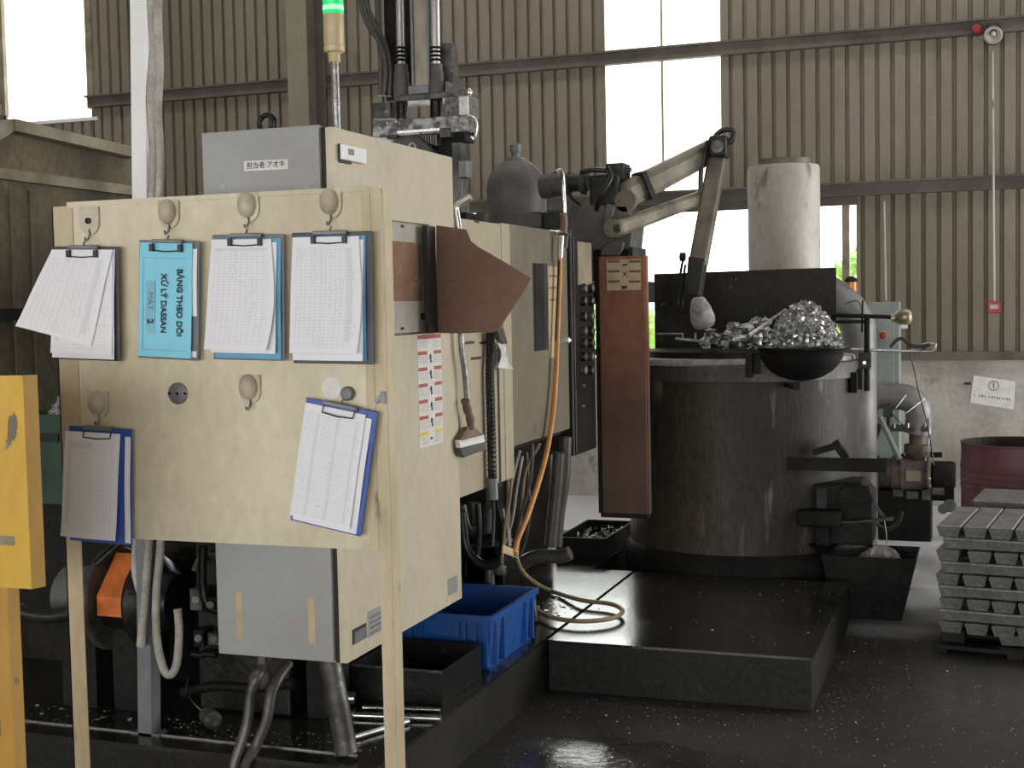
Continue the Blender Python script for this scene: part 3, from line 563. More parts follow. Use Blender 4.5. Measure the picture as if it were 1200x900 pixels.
# warning sticker column
sk = MB().sbox(490, 392, 517, 523, XC+.001, .001); ya, yb = Xp(490, 450, XC).y, Xp(517.5, 450, XC).y; zt, zb = Xp(490, 392, XC).z, Xp(490, 526, XC).z
ws = MB().box(XC, XC+.001, ya, yb, zb, zt).build('warning_sticker', m_sticker, cb)
rows = 7; hh = (zt-zb)/rows
red = MB(); yel = MB(); blk = MB(); lin = MB(); wy = yb-ya
for r in range(rows):
    z = zt-hh*r
    if r == 0: red.box(XC+.001, XC+.0016, ya+.002, yb-.002, z-hh*.30, z-.002)
    elif r < 6:
        red.box(XC+.001, XC+.0016, ya+.002, ya+wy*.38, z-hh*.28, z-.003).box(XC+.001, XC+.0016, ya+wy*.68, yb-.002, z-hh*.28, z-.003)
        blk.ball((XC+.001, ya+wy*.53, z-hh*.45), .0008, wy*.05, hh*.20, 8, 4).ball((XC+.001, ya+wy*.55, z-hh*.72), .0008, wy*.04, hh*.12, 8, 4)
    else:
        yel.box(XC+.001, XC+.0016, ya+.002, ya+wy*.38, z-hh*.28, z-.003).box(XC+.001, XC+.0016, ya+wy*.68, yb-.002, z-hh*.28, z-.003); blk.ball((XC+.001, ya+wy*.5, z-hh*.55), .0008, wy*.05, hh*.1, 8, 4)
    for k in range(4):
        for (a, c) in ((.06, .42), (.62, .94)): lin.box(XC+.001, XC+.0014, ya+wy*a, ya+wy*c, z-hh*(.42+.13*k), z-hh*(.39+.13*k))
red.build('red_band', m_stred, ws); yel.build('yellow_band', m_styel, ws); blk.build('pictogram', m_ink, ws)['kind'] = 'stuff'; lin.build('small_print', m_stgrey, ws)['kind'] = 'stuff'
# data plates on the lower side
a = MB().sbox(414, 738, 430, 756, XC+.003, .003).build('maker_badge', m_black, cb, bevel=.001)
MB().sbox(416, 741, 429, 754, XC+.0035, .0006).build('badge_face', m_galv, a)
a = MB().sbox(431, 717, 452, 748, XC+.001, .001).build('data_plate', m_stgrey, cb)
m = MB()
for k, (w0, w1, zz) in enumerate(((.1, .95, .82), (.1, .9, .62), (.1, .7, .42), (.1, .95, .2))):
    y0, y1 = Xp(431, 733, XC).y, Xp(452, 733, XC).y; z1, z0 = Xp(431, 720, XC).z, Xp(431, 750, XC).z
    for j in range(7):
        aa = y0+(y1-y0)*(w0+(w1-w0)*j/7); m.box(XC+.001, XC+.0015, aa, aa+(y1-y0)*.08, z0+(z1-z0)*zz-.004, z0+(z1-z0)*zz+.004)
m.build('stamped_print', m_inkg, a)
MB().sbox(525, 679, 536.5, 699, XC+.001, .001).build('data_plate', m_stgrey, cb)
p = Yp(313, 141, 3.30)
rg = MB()
for k in range(24):
    t0, t1 = 2*math.pi*k/24, 2*math.pi*(k+1)/24
    pts = [(p.x+.024*math.cos(t), 3.30, 2.018+.024*math.sin(t)) for t in (t0, t1)]; rg.cyl(pts[0], pts[1], .008, .008, 8)
rg.cyl((p.x, 3.30, 1.985), (p.x, 3.30, 1.998), .014, .012, 10)
rx = 0
for i, v in enumerate(rg.v): rg.v[i] = v+Vector((rx, 0, 0))
rg.build('lifting_eye', m_iron, cb, 60)
MB().cyl((Zp(392, 897, .2).x, 3.42, .212), (Yp(384, 790, 3.42).x, 3.42, cz0), .033, .033, 16).build('support_pipe', m_grease, cb, 40)
MB().box(-2.05, -1.99, 3.72, 3.90, .201, cz0).build('support_block', m_soot, cb)

# signal tower on the cabinet
p = Yp(395, 150, 3.52); bx, by = p.x, 3.52
sg = thing('signal_tower', 'cream signal tower with a lit green lamp on the cabinet', 'signal lamp', (bx, by, cz1))
cz1 += .001
zz = lambda y: Yp(393, y, by).z
MB().cyl((bx, by, cz1), (bx-.002, by, zz(70)), .0115, .0115, 14).build('pole', m_alu, sg, 40)
MB().lathe([(.017, zz(73)-cz1), (.017, zz(62)-cz1), (.026, zz(61)-cz1)], (bx-.002, by, cz1), (0, 0, 1), 20).build('collar', m_tower, sg, 40)
MB().lathe([(.028, zz(61)-cz1), (.030, zz(59)-cz1), (.030, zz(54)-cz1), (.0285, zz(53.5)-cz1), (.0285, zz(52)-cz1), (.030, zz(51)-cz1), (.029, zz(17)-cz1)], (bx-.002, by, cz1), (0, 0, 1), 24).build('housing', m_tower, sg, 40)
gl = MB().lathe([(.0295, zz(17)-cz1), (.0295, zz(1)-cz1), (.030, zz(0)-cz1), (.0295, zz(-1)-cz1), (.0295, zz(-16)-cz1)], (bx-.002, by, cz1), (0, 0, 1), 24).build('green_lens', m_lamp, sg, 40)
MB().lathe([(.0300, zz(12.5)-cz1), (.0300, zz(7)-cz1)], (bx-.002, by, cz1), (0, 0, 1), 24).build('bulb_glow', m_lampw, gl, 40)
MB().lathe([(.0295, zz(-16)-cz1), (.0295, zz(-60)-cz1), (.02, zz(-66)-cz1)], (bx-.002, by, cz1), (0, 0, 1), 24).build('cap', m_tower, sg, 40)

# white pole with conduits
pp = thing('steel_pole', 'square steel pole, white above and grey below, rising behind the notice stand', 'pole', (-2.43, 3.42, .2))
yq = 3.42; a0 = Yp(164, 899, yq); a1 = Yp(178, 899, yq); b0 = Yp(155, 232, yq); b1 = Yp(171.5, 232, yq); c0 = Yp(152.5, 0, yq); c1 = Yp(169.5, 0, yq)
def pole_seg(z0, z1, xa0, xb0, xa1, xb1, nm, m): MB().add([(xa0, yq, z0), (xb0, yq, z0), (xb0, yq+.05, z0), (xa0, yq+.05, z0), (xa1, yq, z1), (xb1, yq, z1), (xb1, yq+.05, z1), (xa1, yq+.05, z1)], [(3,2,1,0),(4,5,6,7),(0,1,5,4),(1,2,6,5),(2,3,7,6),(3,0,4,7)]).build(nm, m, pp)
xm0 = (a0.x+a1.x)/2; xt = (c0.x+c1.x)/2; zsp = 1.2
xi = lambda z: xm0+(xt-xm0)*(z-.2)/(c0.z-.2)
pole_seg(.2, zsp, xi(.2)-.024, xi(.2)+.024, xi(zsp)-.024, xi(zsp)+.024, 'lower_tube', m_galv)
pole_seg(zsp, 3.2, xi(zsp)-.025, xi(zsp)+.025, xi(3.2)-.027, xi(3.2)+.027, 'upper_tube', m_white)
pole_seg(.2, .206, xi(.2)-.05, xi(.2)+.05, xi(.2)-.05, xi(.2)+.05, 'foot_plate', m_galv)
def ptube(name, label, cat, pts, Y, r, m, group=None, n=10, sm=5, ext=None):
    P = [Yp(q[0], q[1], Y if len(q) < 3 else q[2]) for q in pts]
    if ext: P = [Vector(e) for e in ext[0]]+P+[Vector(e) for e in ext[1]]
    return tag(MB().tube(P, r, n, sm).build(name, m, smooth=60), label, cat, group)
ptube('flexible_conduit', 'pale ribbed conduit strapped to the white pole, cut off below the board', 'conduit', [(176, -40), (178, 20), (180, 60), (176, 120), (181, 190), (177, 260), (180, 400), (178, 560), (174, 640), (170, 700), (165, 757)], 3.395, .0135, m_conduit, 'conduits on the white pole')
ptube('flexible_conduit', 'pale ribbed conduit looping up in a hook beside the pole', 'conduit', [(186, -40), (185, 20), (187, 80), (185, 130), (188, 190), (186, 260), (188, 400), (190, 560), (188, 640), (183, 700), (184, 750), (191, 782), (199, 791), (207, 778), (210, 740), (208, 714)], 3.355, .0125, m_conduit, 'conduits on the white pole')
ptube('flexible_conduit', 'short pale conduit bowing out under the board left of the pole', 'conduit', [(160, 600), (159, 640), (158, 665), (163, 690), (172, 705, 3.5)], 3.45, .012, m_conduit, 'conduits on the white pole')

# ================================================================== CASTING MACHINE BODY
cm = thing('casting_machine', 'grimy die casting machine with cream and olive side panels', 'machine', (-2.4, 4.9, .2))
XA = -1.675
A = [Xp(541, 256, XA), Xp(597, 262, XA), Xp(603, 560, XA), Xp(541, 583, XA)]
ya, yb = cyb+.004, A[1].y; za, zb2 = A[3].z, A[0].z
ga = MB().box(XA-.03, XA, ya, yb-.095, za, zb2).build('side_panel', m_cab2, cm, bevel=.003)
MB().box(XA-.03, XA+.001, yb-.088, yb, za, zb2+.005).build('side_panel', m_cab2, cm, bevel=.003)
for (x, y, w) in ((545, 402, 11), (562, 402, 10), (552, 420.5, 12)): MB().sbox(x, y-1.6, x+w, y+1.6, XA+.0005, .004).build('slot', m_dark, ga)
for (x, y) in ((556, 258.5), (559, 259.5)): MB().sbox(x, y-1.5, x+2.5, y+2, XA+.0006, .004).build('slot', m_dark, ga)
XB = -1.68; yB0 = yb+.003; yB1 = Xp(668, 503, XB).y; zB0, zB1 = Xp(603, 523, XB).z, Xp(600, 263, XB).z
gb = MB().box(XB-.03, XB, yB0, yB1, zB0, zB1).build('side_panel', m_cab3, cm, bevel=.003)
MB().sbox(625, 308, 642, 412, XB+.001, .02).build('sight_slot', m_dark, gb); MB().sbox(627, 309, 638, 411, XB+.003, .004).build('slot_flap', m_soot, gb)
st_ = MB().sbox(643, 312, 654, 420, XB+.0015, .0015).build('faded_sticker', m_strust, gb)
m = MB()
for y in (322, 336, 350): m.sbox(644, y, 653, y+2.5, XB+.002, .001)
m.build('sticker_band', m_fadered, st_)
MB().lathe([(.016, 0), (.014, .012), (.004, .02)], Xp(664, 399, XB), (1, 0, 0), 14).build('panel_knob', m_chrome, gb, 40)
MB().sbox(583.5, 396, 586, 572, XA+.001, .003).build('panel_gap', m_dark, cm)
# operator box with knobs at the far end of the panels
yC0, yC1 = yB1+.03, Xp(697, 400, XB+.02).y; zC0, zC1 = Xp(680, 530, XB).z, Xp(685, 280, XB).z
MB().box(XB-.03, XB+.01, yB1+.002, yC0, zC0, zC1+.02).build('edge_channel', m_soot, cm)
MB().box(XB+.002, XB+.014, yB1+.012, yB1+.02, zC0, zC1+.025).build('edge_bead', m_galv, cm)
ob = MB().box(XB-.12, XB+.02, yC0, yC1, zC0, zC1).build('operator_box', m_iron, cm, bevel=.004)
MB().box(XB+.02, XB+.023, yC0+.05, yC1-.04, Xp(685, 334, XB).z, Xp(685, 285, XB).z).build('operator_plate', m_hoodf, ob)
for i, y in enumerate((338, 353, 371, 388, 402, 418, 434)):
    for j, x in enumerate((682, 690.5)):
        q = Xp(x, y, XB+.02); MB().lathe([(.022, 0), (.02, .02), (.013, .024)], q, (1, 0, 0), 10).build('push_button', m_black if (i+j) % 3 else m_grease, ob, 40)
for y in (452, 476): MB().lathe([(.008, 0), (.006, .01)], Xp(683, y, XB+.02), (1, 0, 0), 10).build('brass_screw', m_brass, ob)
# frame behind the panels, low machine bed
MB().box(-2.75, XB-.035, 4.12, 5.55, .95, 1.72).build('machine_frame', m_soot, cm)
MB().box(-2.98, -2.09, 4.15, 5.15, .201, .62).build('bed', m_soot, cm, bevel=.01)
MB().box(-2.98, -2.09, 3.95, 4.149, .201, .70).build('bed_block', m_iron, cm, bevel=.01)
MB().box(-2.44, -2.10, 3.70, 3.949, .201, .86).build('reservoir', m_iron, cm, bevel=.01)
for (x, y) in ((-2.7, 5.42), (-2.05, 5.42)):
    MB().box(x-.04, x+.04, y-.04, y+.04, .201, .955).build('frame_leg', m_soot, cm)
for k, (x0, z0, x1, z1) in enumerate(((-2.98, .78, -2.1, .86), (-2.98, 1.0, -2.2, 1.06), (-2.98, 1.2, -2.2, 1.28))):
    MB().box(x0, x1, 4.0, 4.10, z0, z1).build('cross_rail', m_soot, cm)
MB().box(-2.6, -1.50, 5.91, 6.22, 1.50, 1.60).box(-2.6, -1.85, 5.551, 5.91, 1.50, 1.60).build('platen_beam', m_soot, cm, bevel=.006)
MB().box(-2.65, -2.02, 5.28, 5.37, .201, .945).build('lower_casing', m_soot, cm, bevel=.006)
# pump and motor set in front of the bed
yM = 3.68; zc = Yp(135, 700, yM).z
def xo(px): return Yp(px, 700, yM-.11).x
pm = thing('pump_motor', 'oily pump and motor set with an orange coupling guard on the plinth', 'pump', (xo(120), yM, .2))
AX = (1, 0, 0)
MB().lathe([(.085, 0), (.10, .015), (.10, xo(84)-xo(52)), (.07, xo(84)-xo(52)+.02)], (xo(52), yM, zc), AX, 24).build('motor_body', m_galv, pm, 40)
MB().lathe([(.055, 0), (.055, xo(106)-xo(84))], (xo(84), yM, zc), AX, 20).build('bell_housing', m_grease, pm, 40)
MB().lathe([(.165, 0), (.172, .006), (.172, .022), (.165, .028), (.14, .028)], (xo(106), yM, zc), AX, 32).build('flange', m_grease, pm, 30)
MB().lathe([(.11, 0), (.11, xo(150)-xo(113))], (xo(113), yM, zc), AX, 24).build('coupling_body', m_iron, pm, 40)
g0, g1 = xo(118), xo(149)
zq = lambda y: Yp(135, y, yM-.12).z
MB().prism([(g0, yM-.13, zq(722)), (g0, yM-.13, zq(699)), (g0, yM-.02, zc+.155), (g0, yM-.015, zc+.15), (g0, yM-.115, zq(722))], (g1-g0, 0, 0)).build('coupling_guard', m_orange, pm)
MB().lathe([(.15, 0), (.155, .01), (.14, .04), (.10, .08), (.09, .12)], (xo(150), yM, zc), AX, 28).build('pump_body', m_iron, pm, 40)
for k in range(8):
    t_ = 2*math.pi*k/8+.3; MB().cyl((xo(106)-.012, yM+.15*math.cos(t_), zc+.15*math.sin(t_)), (xo(106)+.002, yM+.15*math.cos(t_), zc+.15*math.sin(t_)), .011, .011, 6).build('flange_bolt', m_steel, pm)
MB().box(xo(60), xo(100), yM-.07, yM+.07, .201, zc-.08).box(xo(118), xo(160), yM-.06, yM+.06, .201, zc-.09).build('foot_mount', m_soot, pm)
MB().tube([(xo(112), yM-.1, zc+.13), (xo(130), yM-.06, zc+.19), (xo(150), yM-.02, zc+.24), (xo(170), yM, zc+.26)], .014, 8).build('return_line', m_iron, pm, 60)
ptube('suction_hose', 'black hose sagging from the motor behind the yellow guard', 'hose', [(-15, 650), (5, 695), (25, 716), (55, 722), (76, 720), (88, 716)], 3.42, .024, m_hosek)

for i, (pts, rr_, mm) in enumerate((([(238, 640), (238, 690), (246, 712), (262, 716)], .014, m_iron), ([(226, 766), (234, 768), (244, 766), (254, 768)], .012, m_iron), ([(228, 668), (234, 655), (244, 650), (262, 652)], .011, m_grease), ([(214, 812), (250, 804), (300, 806), (345, 800)], .017, m_soot))):
    P = [Yp(x, y, 3.64+.02*i) for x, y in pts]; MB().tube(P, rr_, 10, 5).build('pipe_run', mm, cm, 60)
for i, (x, y, w, h) in enumerate(((222, 690, 14, 26), (236, 700, 20, 18), (243, 742, 14, 14), (226, 738, 12, 20))):
    q = MB().pbox(x, y, x+w, y+h, 3.64, .05).build('valve_body', m_iron if i % 2 else m_grease, cm, bevel=.004); MB().cyl(Yp(x+w/2, y+h/2, 3.64), Yp(x+w/2, y+h/2, 3.625), .012, .012, 10).build('valve_cap', m_grease, q, 40)
# ================================================================== SPRAY TOWER ABOVE THE MACHINE
YT = 5.0
m_castm = mat('speckled_machined_steel', (.30, .29, .28), .4, .6, (.09, .088, .085), 26, .42, .58, vary=.3, c3=(.7, .7, .68), lo3=.62, hi3=.72, s3=60)
tw = thing('spray_tower', 'oily hydraulic tower with chrome rods above the cream cabinet', 'machine', (Yp(495, 200, YT).x, YT, 1.72))
def tb(x0, y0, x1, y1, dy, dep, nm, m, bev=.003, par=None): return MB().pbox(x0, y0, x1, y1, YT+dy, dep).build(nm, m, par or tw, bevel=bev)
Pz = lambda x, y, dy=0.: Yp(x, y, YT+dy)
tb(436, 138, 548, 158, -.05, .13, 'carriage_block', m_castm)
tb(436, 120, 457, 138, -.04, .12, 'carriage_lug', m_grease)
lug = tb(521, 113, 537, 138, -.045, .12, 'carriage_lug', m_grease); tb(537, 112, 549, 138, -.045, .12, 'carriage_cap', m_steel)
for (x, y) in ((525, 120), (530, 127), (525, 132), (532, 118)): MB().cyl(Pz(x, y, -.05), Pz(x, y, -.04), .006, .006, 8).build('block_bolt', m_iron, lug)
tb(453, 158, 465, 163, -.06, .1, 'lower_rail', m_grease); tb(465, 151.5, 515, 155, -.056, .05, 'rail_strip', m_chrome, .001); tb(515, 150, 527, 161, -.06, .1, 'lower_rail', m_grease)
tb(461, 110, 521, 117, -.01, .16, 'base_plate', m_grease)
for (x0, x1, rx) in ((463, 479, 469.5), (502, 522, 510.5)):
    g_ = MB().lathe([(.034, 0), (.034, .05), (.030, .06), (.030, .095), (.026, .1), (.026, .125)], Pz((x0+x1)/2, 112, .06), (0, 0, 1), 18).build('guide_bush', m_tank, tw, 40)
    for k in range(4): MB().lathe([(.021, 0), (.026, .004), (.021, .009)], Pz(rx, 72-k*4.8, .06), (0, 0, 1), 16).build('bellows_ring', m_soot, g_, 40)
    MB().cyl(Pz(rx, 76, .06), Pz(rx-2, -60, .06), .0155 if rx < 500 else .019, None, 16).build('guide_rod', m_chrome, tw, 40)
    MB().cyl(Pz(rx+1, 140, .06), Pz(rx+1, 116, .06), .026, .026, 14).build('rod_foot', m_iron, tw, 40)
tb(483, -60, 499, 105, .04, .05, 'ladder_column', m_dusty, .002); tb(480.5, -60, 483.5, 106, .03, .06, 'column_edge', m_galv, .001); tb(499, -60, 501.5, 106, .03, .06, 'column_edge', m_galv, .001)
tb(478, 100, 502, 110, .02, .09, 'column_foot', m_galv)
tb(450, -60, 462, 118, .12, .06, 'rear_beam', m_soot); tb(474, -60, 481, 108, .12, .05, 'rear_beam', m_soot); tb(517, 50, 531, 112, .1, .06, 'rear_beam', m_grease)
MB().prism([Pz(522, 95, .05), Pz(531, 98, .05), Pz(550, 107, .05), Pz(550, 112, .05), Pz(522, 112, .05)], (0, .12, 0)).build('gusset', m_grease, tw)
MB().ball(Pz(550, 108, .0), .012, .012, .016).build('gusset_bolt', m_chrome, tw, 60)
for k in range(13): MB().pbox(474+k*3, 155, 475.4+k*3, 164+abs(k-4)*.8, YT-.03, .12).build('motor_fin', m_galv, tw)
MB().lathe([(.105, 0), (.105, .08), (.09, .095)], Pz(487, 192, .02), (0, -1, 0), 32).build('drive_motor', m_tank, tw, 40)
ty = MB()
for k in range(16):
    t0, t1 = 2*math.pi*k/16, 2*math.pi*(k+1)/16; c_ = Pz(483, 172, -.1)
    ty.cyl((c_.x+.014*math.cos(t0), c_.y, c_.z+.014*math.sin(t0)), (c_.x+.014*math.cos(t1), c_.y, c_.z+.014*math.sin(t1)), .0045, .0045, 6)
ty.build('lifting_eye', m_steel, tw, 60)
tb(528, 152, 545, 166, -.02, .1, 'clamp', m_soot); tb(530, 165, 541, 252, .0, .08, 'support_post', m_grease); tb(537, 188, 547, 208, -.03, .06, 'valve_block', m_galv); tb(505, 160, 530, 186, .03, .1, 'motor_bracket', m_soot)
MB().tube([Pz(549, 136, -.04), Pz(556, 138, -.04), Pz(559, 148, -.04), Pz(556, 162, -.04), Pz(552, 160, -.04)], .0045, 6).build('bail_handle', m_chrome, tw, 60)
MB().box(Yp(520, 240, YT).x, Yp(548, 240, YT).x, YT-.02, YT+.14, 1.722, Yp(530, 250, YT).z).build('tower_foot', m_soot, tw)
for (x0, x1) in ((463, 478), (500, 520)): tb(x0, 162, x1, 254, .06, .1, 'lower_post', m_soot)
for i, pts in enumerate(([(421, -30), (423, 5), (432, 30), (445, 50), (452, 78), (450, 112)], [(427, -30), (430, 6), (440, 30), (449, 48), (457, 78), (456, 113)], [(442, -30), (443, 30), (446, 70), (446, 112)])):
    ptube('hydraulic_hose', 'grey hydraulic hose dropping from above onto the tower carriage', 'hose', pts, 5.02+.02*i, .011, m_hose, 'hoses on the spray tower')

# ================================================================== PRESSURE TANK
YK = 6.5; p = Yp(605, 222, YK); rT = (Yp(641, 222, YK).x-Yp(570, 222, YK).x)/2*.93
tk = thing('pressure_tank', 'dusty grey domed pressure tank behind the olive panel', 'tank', (p.x, YK, .2))
zt = Yp(606, 186, YK).z-.2; zs = Yp(606, 222, YK).z-.2
prof = [(rT*.6, 0), (rT, .06), (rT, zs)]+[(rT*math.cos(a), zs+(zt-zs)*math.sin(a)) for a in [math.radians(q) for q in (15, 30, 45, 60, 72)]]+[(.04, zt)]
MB().lathe(prof, (p.x, YK, .201), (0, 0, 1), 36).build('shell', m_tank, tk, 50)
MB().lathe([(.05, zt-.012), (.05, zt+.004), (.024, zt+.006), (.024, zt+.03), (.031, zt+.032), (.031, zt+.07), (.02, zt+.075)], (p.x, YK, .2), (0, 0, 1), 20).build('neck_valve', m_galv, tk, 40)
MB().lathe([(rT*1.01, zs-.008), (rT*1.01, zs+.004)], (p.x, YK, .2), (0, 0, 1), 36, cap=False).build('weld_seam', m_tank, tk)

# ================================================================== LADLE ROBOT
YR = 5.95
rb = thing('ladle_robot', 'sooty ladle robot reaching its jointed arm over the furnace', 'robot', (Yp(725, 300, YR).x, YR, 1.602))
R_ = lambda x, y, dy=0.: Yp(x, y, YR+dy)
MB().box(R_(690, 300).x, R_(742, 300).x, YR, YR+.25, 1.602, R_(720, 290).z).build('foot_block', m_armd, rb, bevel=.006)
MB().prism([R_(662, 248), R_(672, 240), R_(735, 240), R_(742, 262), R_(737, 306), R_(688, 306), R_(662, 282)], (0, .22, 0)).build('gear_case', m_tank, rb, bevel=.008)
MB().pbox(636, 248, 668, 268, YR+.05, .18).build('motor_seat', m_armd, rb, bevel=.006); MB().pbox(602, 248, 634, 268, YR+.02, .2).build('seat_bracket', m_tank, rb, bevel=.01)
a, b_ = R_(634, 219, .1), R_(668, 215, .1); dv = (b_-a)
MB().lathe([(.052, 0), (.058, .008), (.058, dv.length*.45), (.055, dv.length*.46), (.055, dv.length)], a, dv, 24).build('servo_drum', m_tank, rb, 40)
MB().cyl(R_(660, 214, .1), R_(690, 214, .1), .045, .04, 20).build('servo_body', m_armd, rb, 40)
MB().lathe([(.055, 0), (.06, .01), (.06, .025), (.052, .03)], R_(681, 214, .1), (1, 0, 0), 20).build('servo_flange', m_grease, rb, 40)
MB().pbox(690, 204, 725, 242, YR+.02, .18).build('gear_head', m_armd, rb, bevel=.015)
tbx = MB().pbox(710, 191, 731, 211, YR+.05, .12).build('terminal_box', m_armd, rb, bevel=.004)
MB().tube([R_(735, 203, .08), R_(738.5, 201, .08), R_(739, 197.5, .08), R_(735.5, 196.8, .08), R_(733, 199, .08), R_(733, 204, .08)], .005, 6).build('lifting_eye', m_grease, tbx, 60)
MB().tube([R_(712, 196, 0), R_(716, 206, -.02), R_(710, 220, -.04), R_(702, 235, -.03), R_(699, 246, 0)], .012, 8).build('cable', m_hosek, rb, 60)
MB().tube([R_(664, 220, 0), R_(670, 232, -.01), R_(680, 240, 0)], .007, 6).build('cable', m_hosek, rb, 60); MB().tube([R_(680, 202, .02), R_(695, 199, .02), R_(712, 200, .04)], .012, 8).build('cable', m_hosek, rb, 60)
ua = MB().bar(R_(728, 231, .06), R_(845, 171, .58), .10, .125, (0, 0, 1), 0, .095, .105).build('upper_arm', m_arm, rb, bevel=.032)
MB().bar(R_(752, 219, .14), R_(757, 216.5, .155), .108, .135).build('arm_band', m_armd, ua)
ll = MB().bar(R_(722, 268, -.06), R_(836, 226, .56), .06, .075, (0, 0, 1), 0, .055, .062).build('lower_link', m_arm, rb, bevel=.016)
MB().lathe([(.042, 0), (.042, .08), (.03, .084)], R_(723, 268.5, -.012), (0, -1, 0), 20).build('link_pivot', m_arm, ll, 40)
for (x, y, r) in ((723, 267.5, .02),): MB().lathe([(r, 0), (r*.8, .012)], R_(x, y, -.10), (0, -1, 0), 14).build('pivot_bolt', m_armd, ll, 40)
MB().prism([R_(703, 297, -.03), R_(708, 286, -.03), R_(722, 281, -.03), R_(731, 284, -.03), R_(729, 293, -.03), R_(724, 300, -.03), R_(704, 300, -.03)], (0, .025, 0)).build('side_cover', m_tank, rb, bevel=.006)
MB().bar(R_(717, 240, -.02), R_(712, 264, -.02), .05, .04).build('crank', m_tank, rb, bevel=.006); MB().ball(R_(732, 300, .05), .035, .05, .035).build('base_boss', m_armd, rb, 60)
YR += .42
el = MB().pbox(830, 158, 851, 184, YR+.0, .13).build('elbow', m_armd, rb, bevel=.014)
MB().lathe([(.05, 0), (.05, .04)], R_(735, 236, -.38), (0, -1, 0), 20).build('shoulder_cap', m_arm, rb, 40)
MB().lathe([(.03, 0), (.03, .02)], R_(841, 172, .0), (0, -1, 0), 16).build('elbow_cap', m_grease, el, 40)
fa = MB().bar(R_(838, 180, .06), R_(813, 312, .06), .075, .105, (1, 0, 0), 0, .065, .085)
fa.v = []; fa.f = []; fa.m = []
fp = [R_(829, 183), R_(849, 184), R_(826, 312), R_(806, 308)]
fa.prism(fp, (0, .085, 0)); fa = fa.build('forearm', m_arm, rb, bevel=.014)
MB().prism([R_(806, 300, -.005), R_(826, 303, -.005), R_(819, 348, -.005), R_(803, 347, -.005)], (0, .095, 0)).build('wrist', m_armd, rb, bevel=.008)
MB().cyl(R_(803, 301, .04), R_(797, 301, .04), .022, .022, 12).build('wrist_pin', m_armd, rb, 40)
MB().tube([R_(800, 306), R_(795, 335), R_(794, 358)], .007, 6).build('level_probe', m_soot, rb, 60); MB().tube([R_(803, 310, .02), R_(800, 340, .02), R_(799, 362, .02)], .007, 6).build('level_probe', m_soot, rb, 60)
c_ = R_(823, 371, .12)
MB().lathe([(.02, .10), (.035, .085), (.052, .04), (.060, -.01), (.056, -.035), (.042, -.055), (.02, -.062)], c_, (-.25, 0, 1), 20).build('ladle_cup', m_ash, rb, 50)
MB().tube([R_(838, 160, .06), R_(846, 153, .06), R_(856, 152, .06), R_(860, 158, .06), R_(857, 166, .06), R_(850, 168, .06)], .013, 8).build('elbow_hose', m_hosek, rb, 60)
MB().tube([R_(830, 165, .02), R_(822, 196, .0), R_(821, 225, .0)], .012, 8).build('arm_cable', m_hosek, rb, 60)
YR -= .42

# ================================================================== MELTING FURNACE
FX, FY, FR = -1.197, 6.846, .584
fu = thing('melting_furnace', 'round sooty melting furnace with a pale flue behind a splash plate', 'furnace', (FX, FY, 0))
zr = 1.12
MB().lathe([(FR+.0, 0), (FR, .0), (FR, zr)], (FX, FY, 0), (0, 0, 1), 64).build('shell', m_furn, fu, 40)
MB().lathe([(FR+.030, .002), (FR+.030, .25), (FR+.002, .29)], (FX, FY, 0), (0, 0, 1), 64, cap=False).build('base_skirt', m_soot, fu, 40)
MB().lathe([(FR+.001, zr-.005), (FR+.014, zr-.002), (FR+.014, zr+.075), (FR-.01, zr+.08)], (FX, FY, 0), (0, 0, 1), 64).build('rim_band', m_furn2, fu, 30)
MB().lathe([(FR-.02, zr+.078), (FR-.025, zr+.100), (FR-.07, zr+.105)], (FX, FY, 0), (0, 0, 1), 64).build('refractory_ring', m_ash, fu, 40)
MB().lathe([(FR-.085, zr+.10), (FR-.085, zr+.135), (FR-.12, zr+.14)], (FX, FY, 0), (0, 0, 1), 48).build('cover_plate', m_soot, fu, 40)
sh = MB().pbox(767, 318, 980, 409, 7.0, .012); sh.v[5].z += .008
sh.build('splash_plate', m_splash, fu)
p0_, p1_ = Yp(877, 250, 7.22), Yp(961, 250, 7.22); fr_ = (p1_.x-p0_.x)/2; fxc = (p0_.x+p1_.x)/2
f_ = MB().lathe([(fr_, zr+.13), (fr_, Yp(919, 198, 7.22).z), (fr_*.97, Yp(919, 195, 7.22).z)], (fxc, 7.22, 0), (0, 0, 1), 40).build('flue', m_flue, fu, 40)
MB().lathe([(fr_*.74, Yp(919, 196, 7.22).z), (fr_*.74, Yp(919, 187, 7.22).z)], (fxc, 7.22, 0), (0, 0, 1), 32).build('flue_insert', m_arm, f_, 40)
def fpt(px, py, dr=0.):      # point on the furnace wall seen at a pixel
    d = ray(px, py); a = d.x*d.x+d.y*d.y; b2 = -2*(d.x*FX+d.y*FY); c2 = FX*FX+FY*FY-(FR+dr)**2
    disc = b2*b2-4*a*c2
    t_ = (-b2-math.sqrt(max(disc, 0)))/(2*a); return C0+d*t_
for (x, y0, y1) in ((879, 414, 442), (889, 412, 438), (1001, 436, 460), (1007, 432, 456)):
    q = fpt(x, (y0+y1)/2, .015); z0, z1 = Yp(x, y1, q.y).z, Yp(x, y0, q.y).z
    MB().box(q.x-.016, q.x+.016, q.y-.035, q.y+.02, z0, z1).build('rim_lug', m_soot, fu, bevel=.003)
q = fpt(870, 470); 
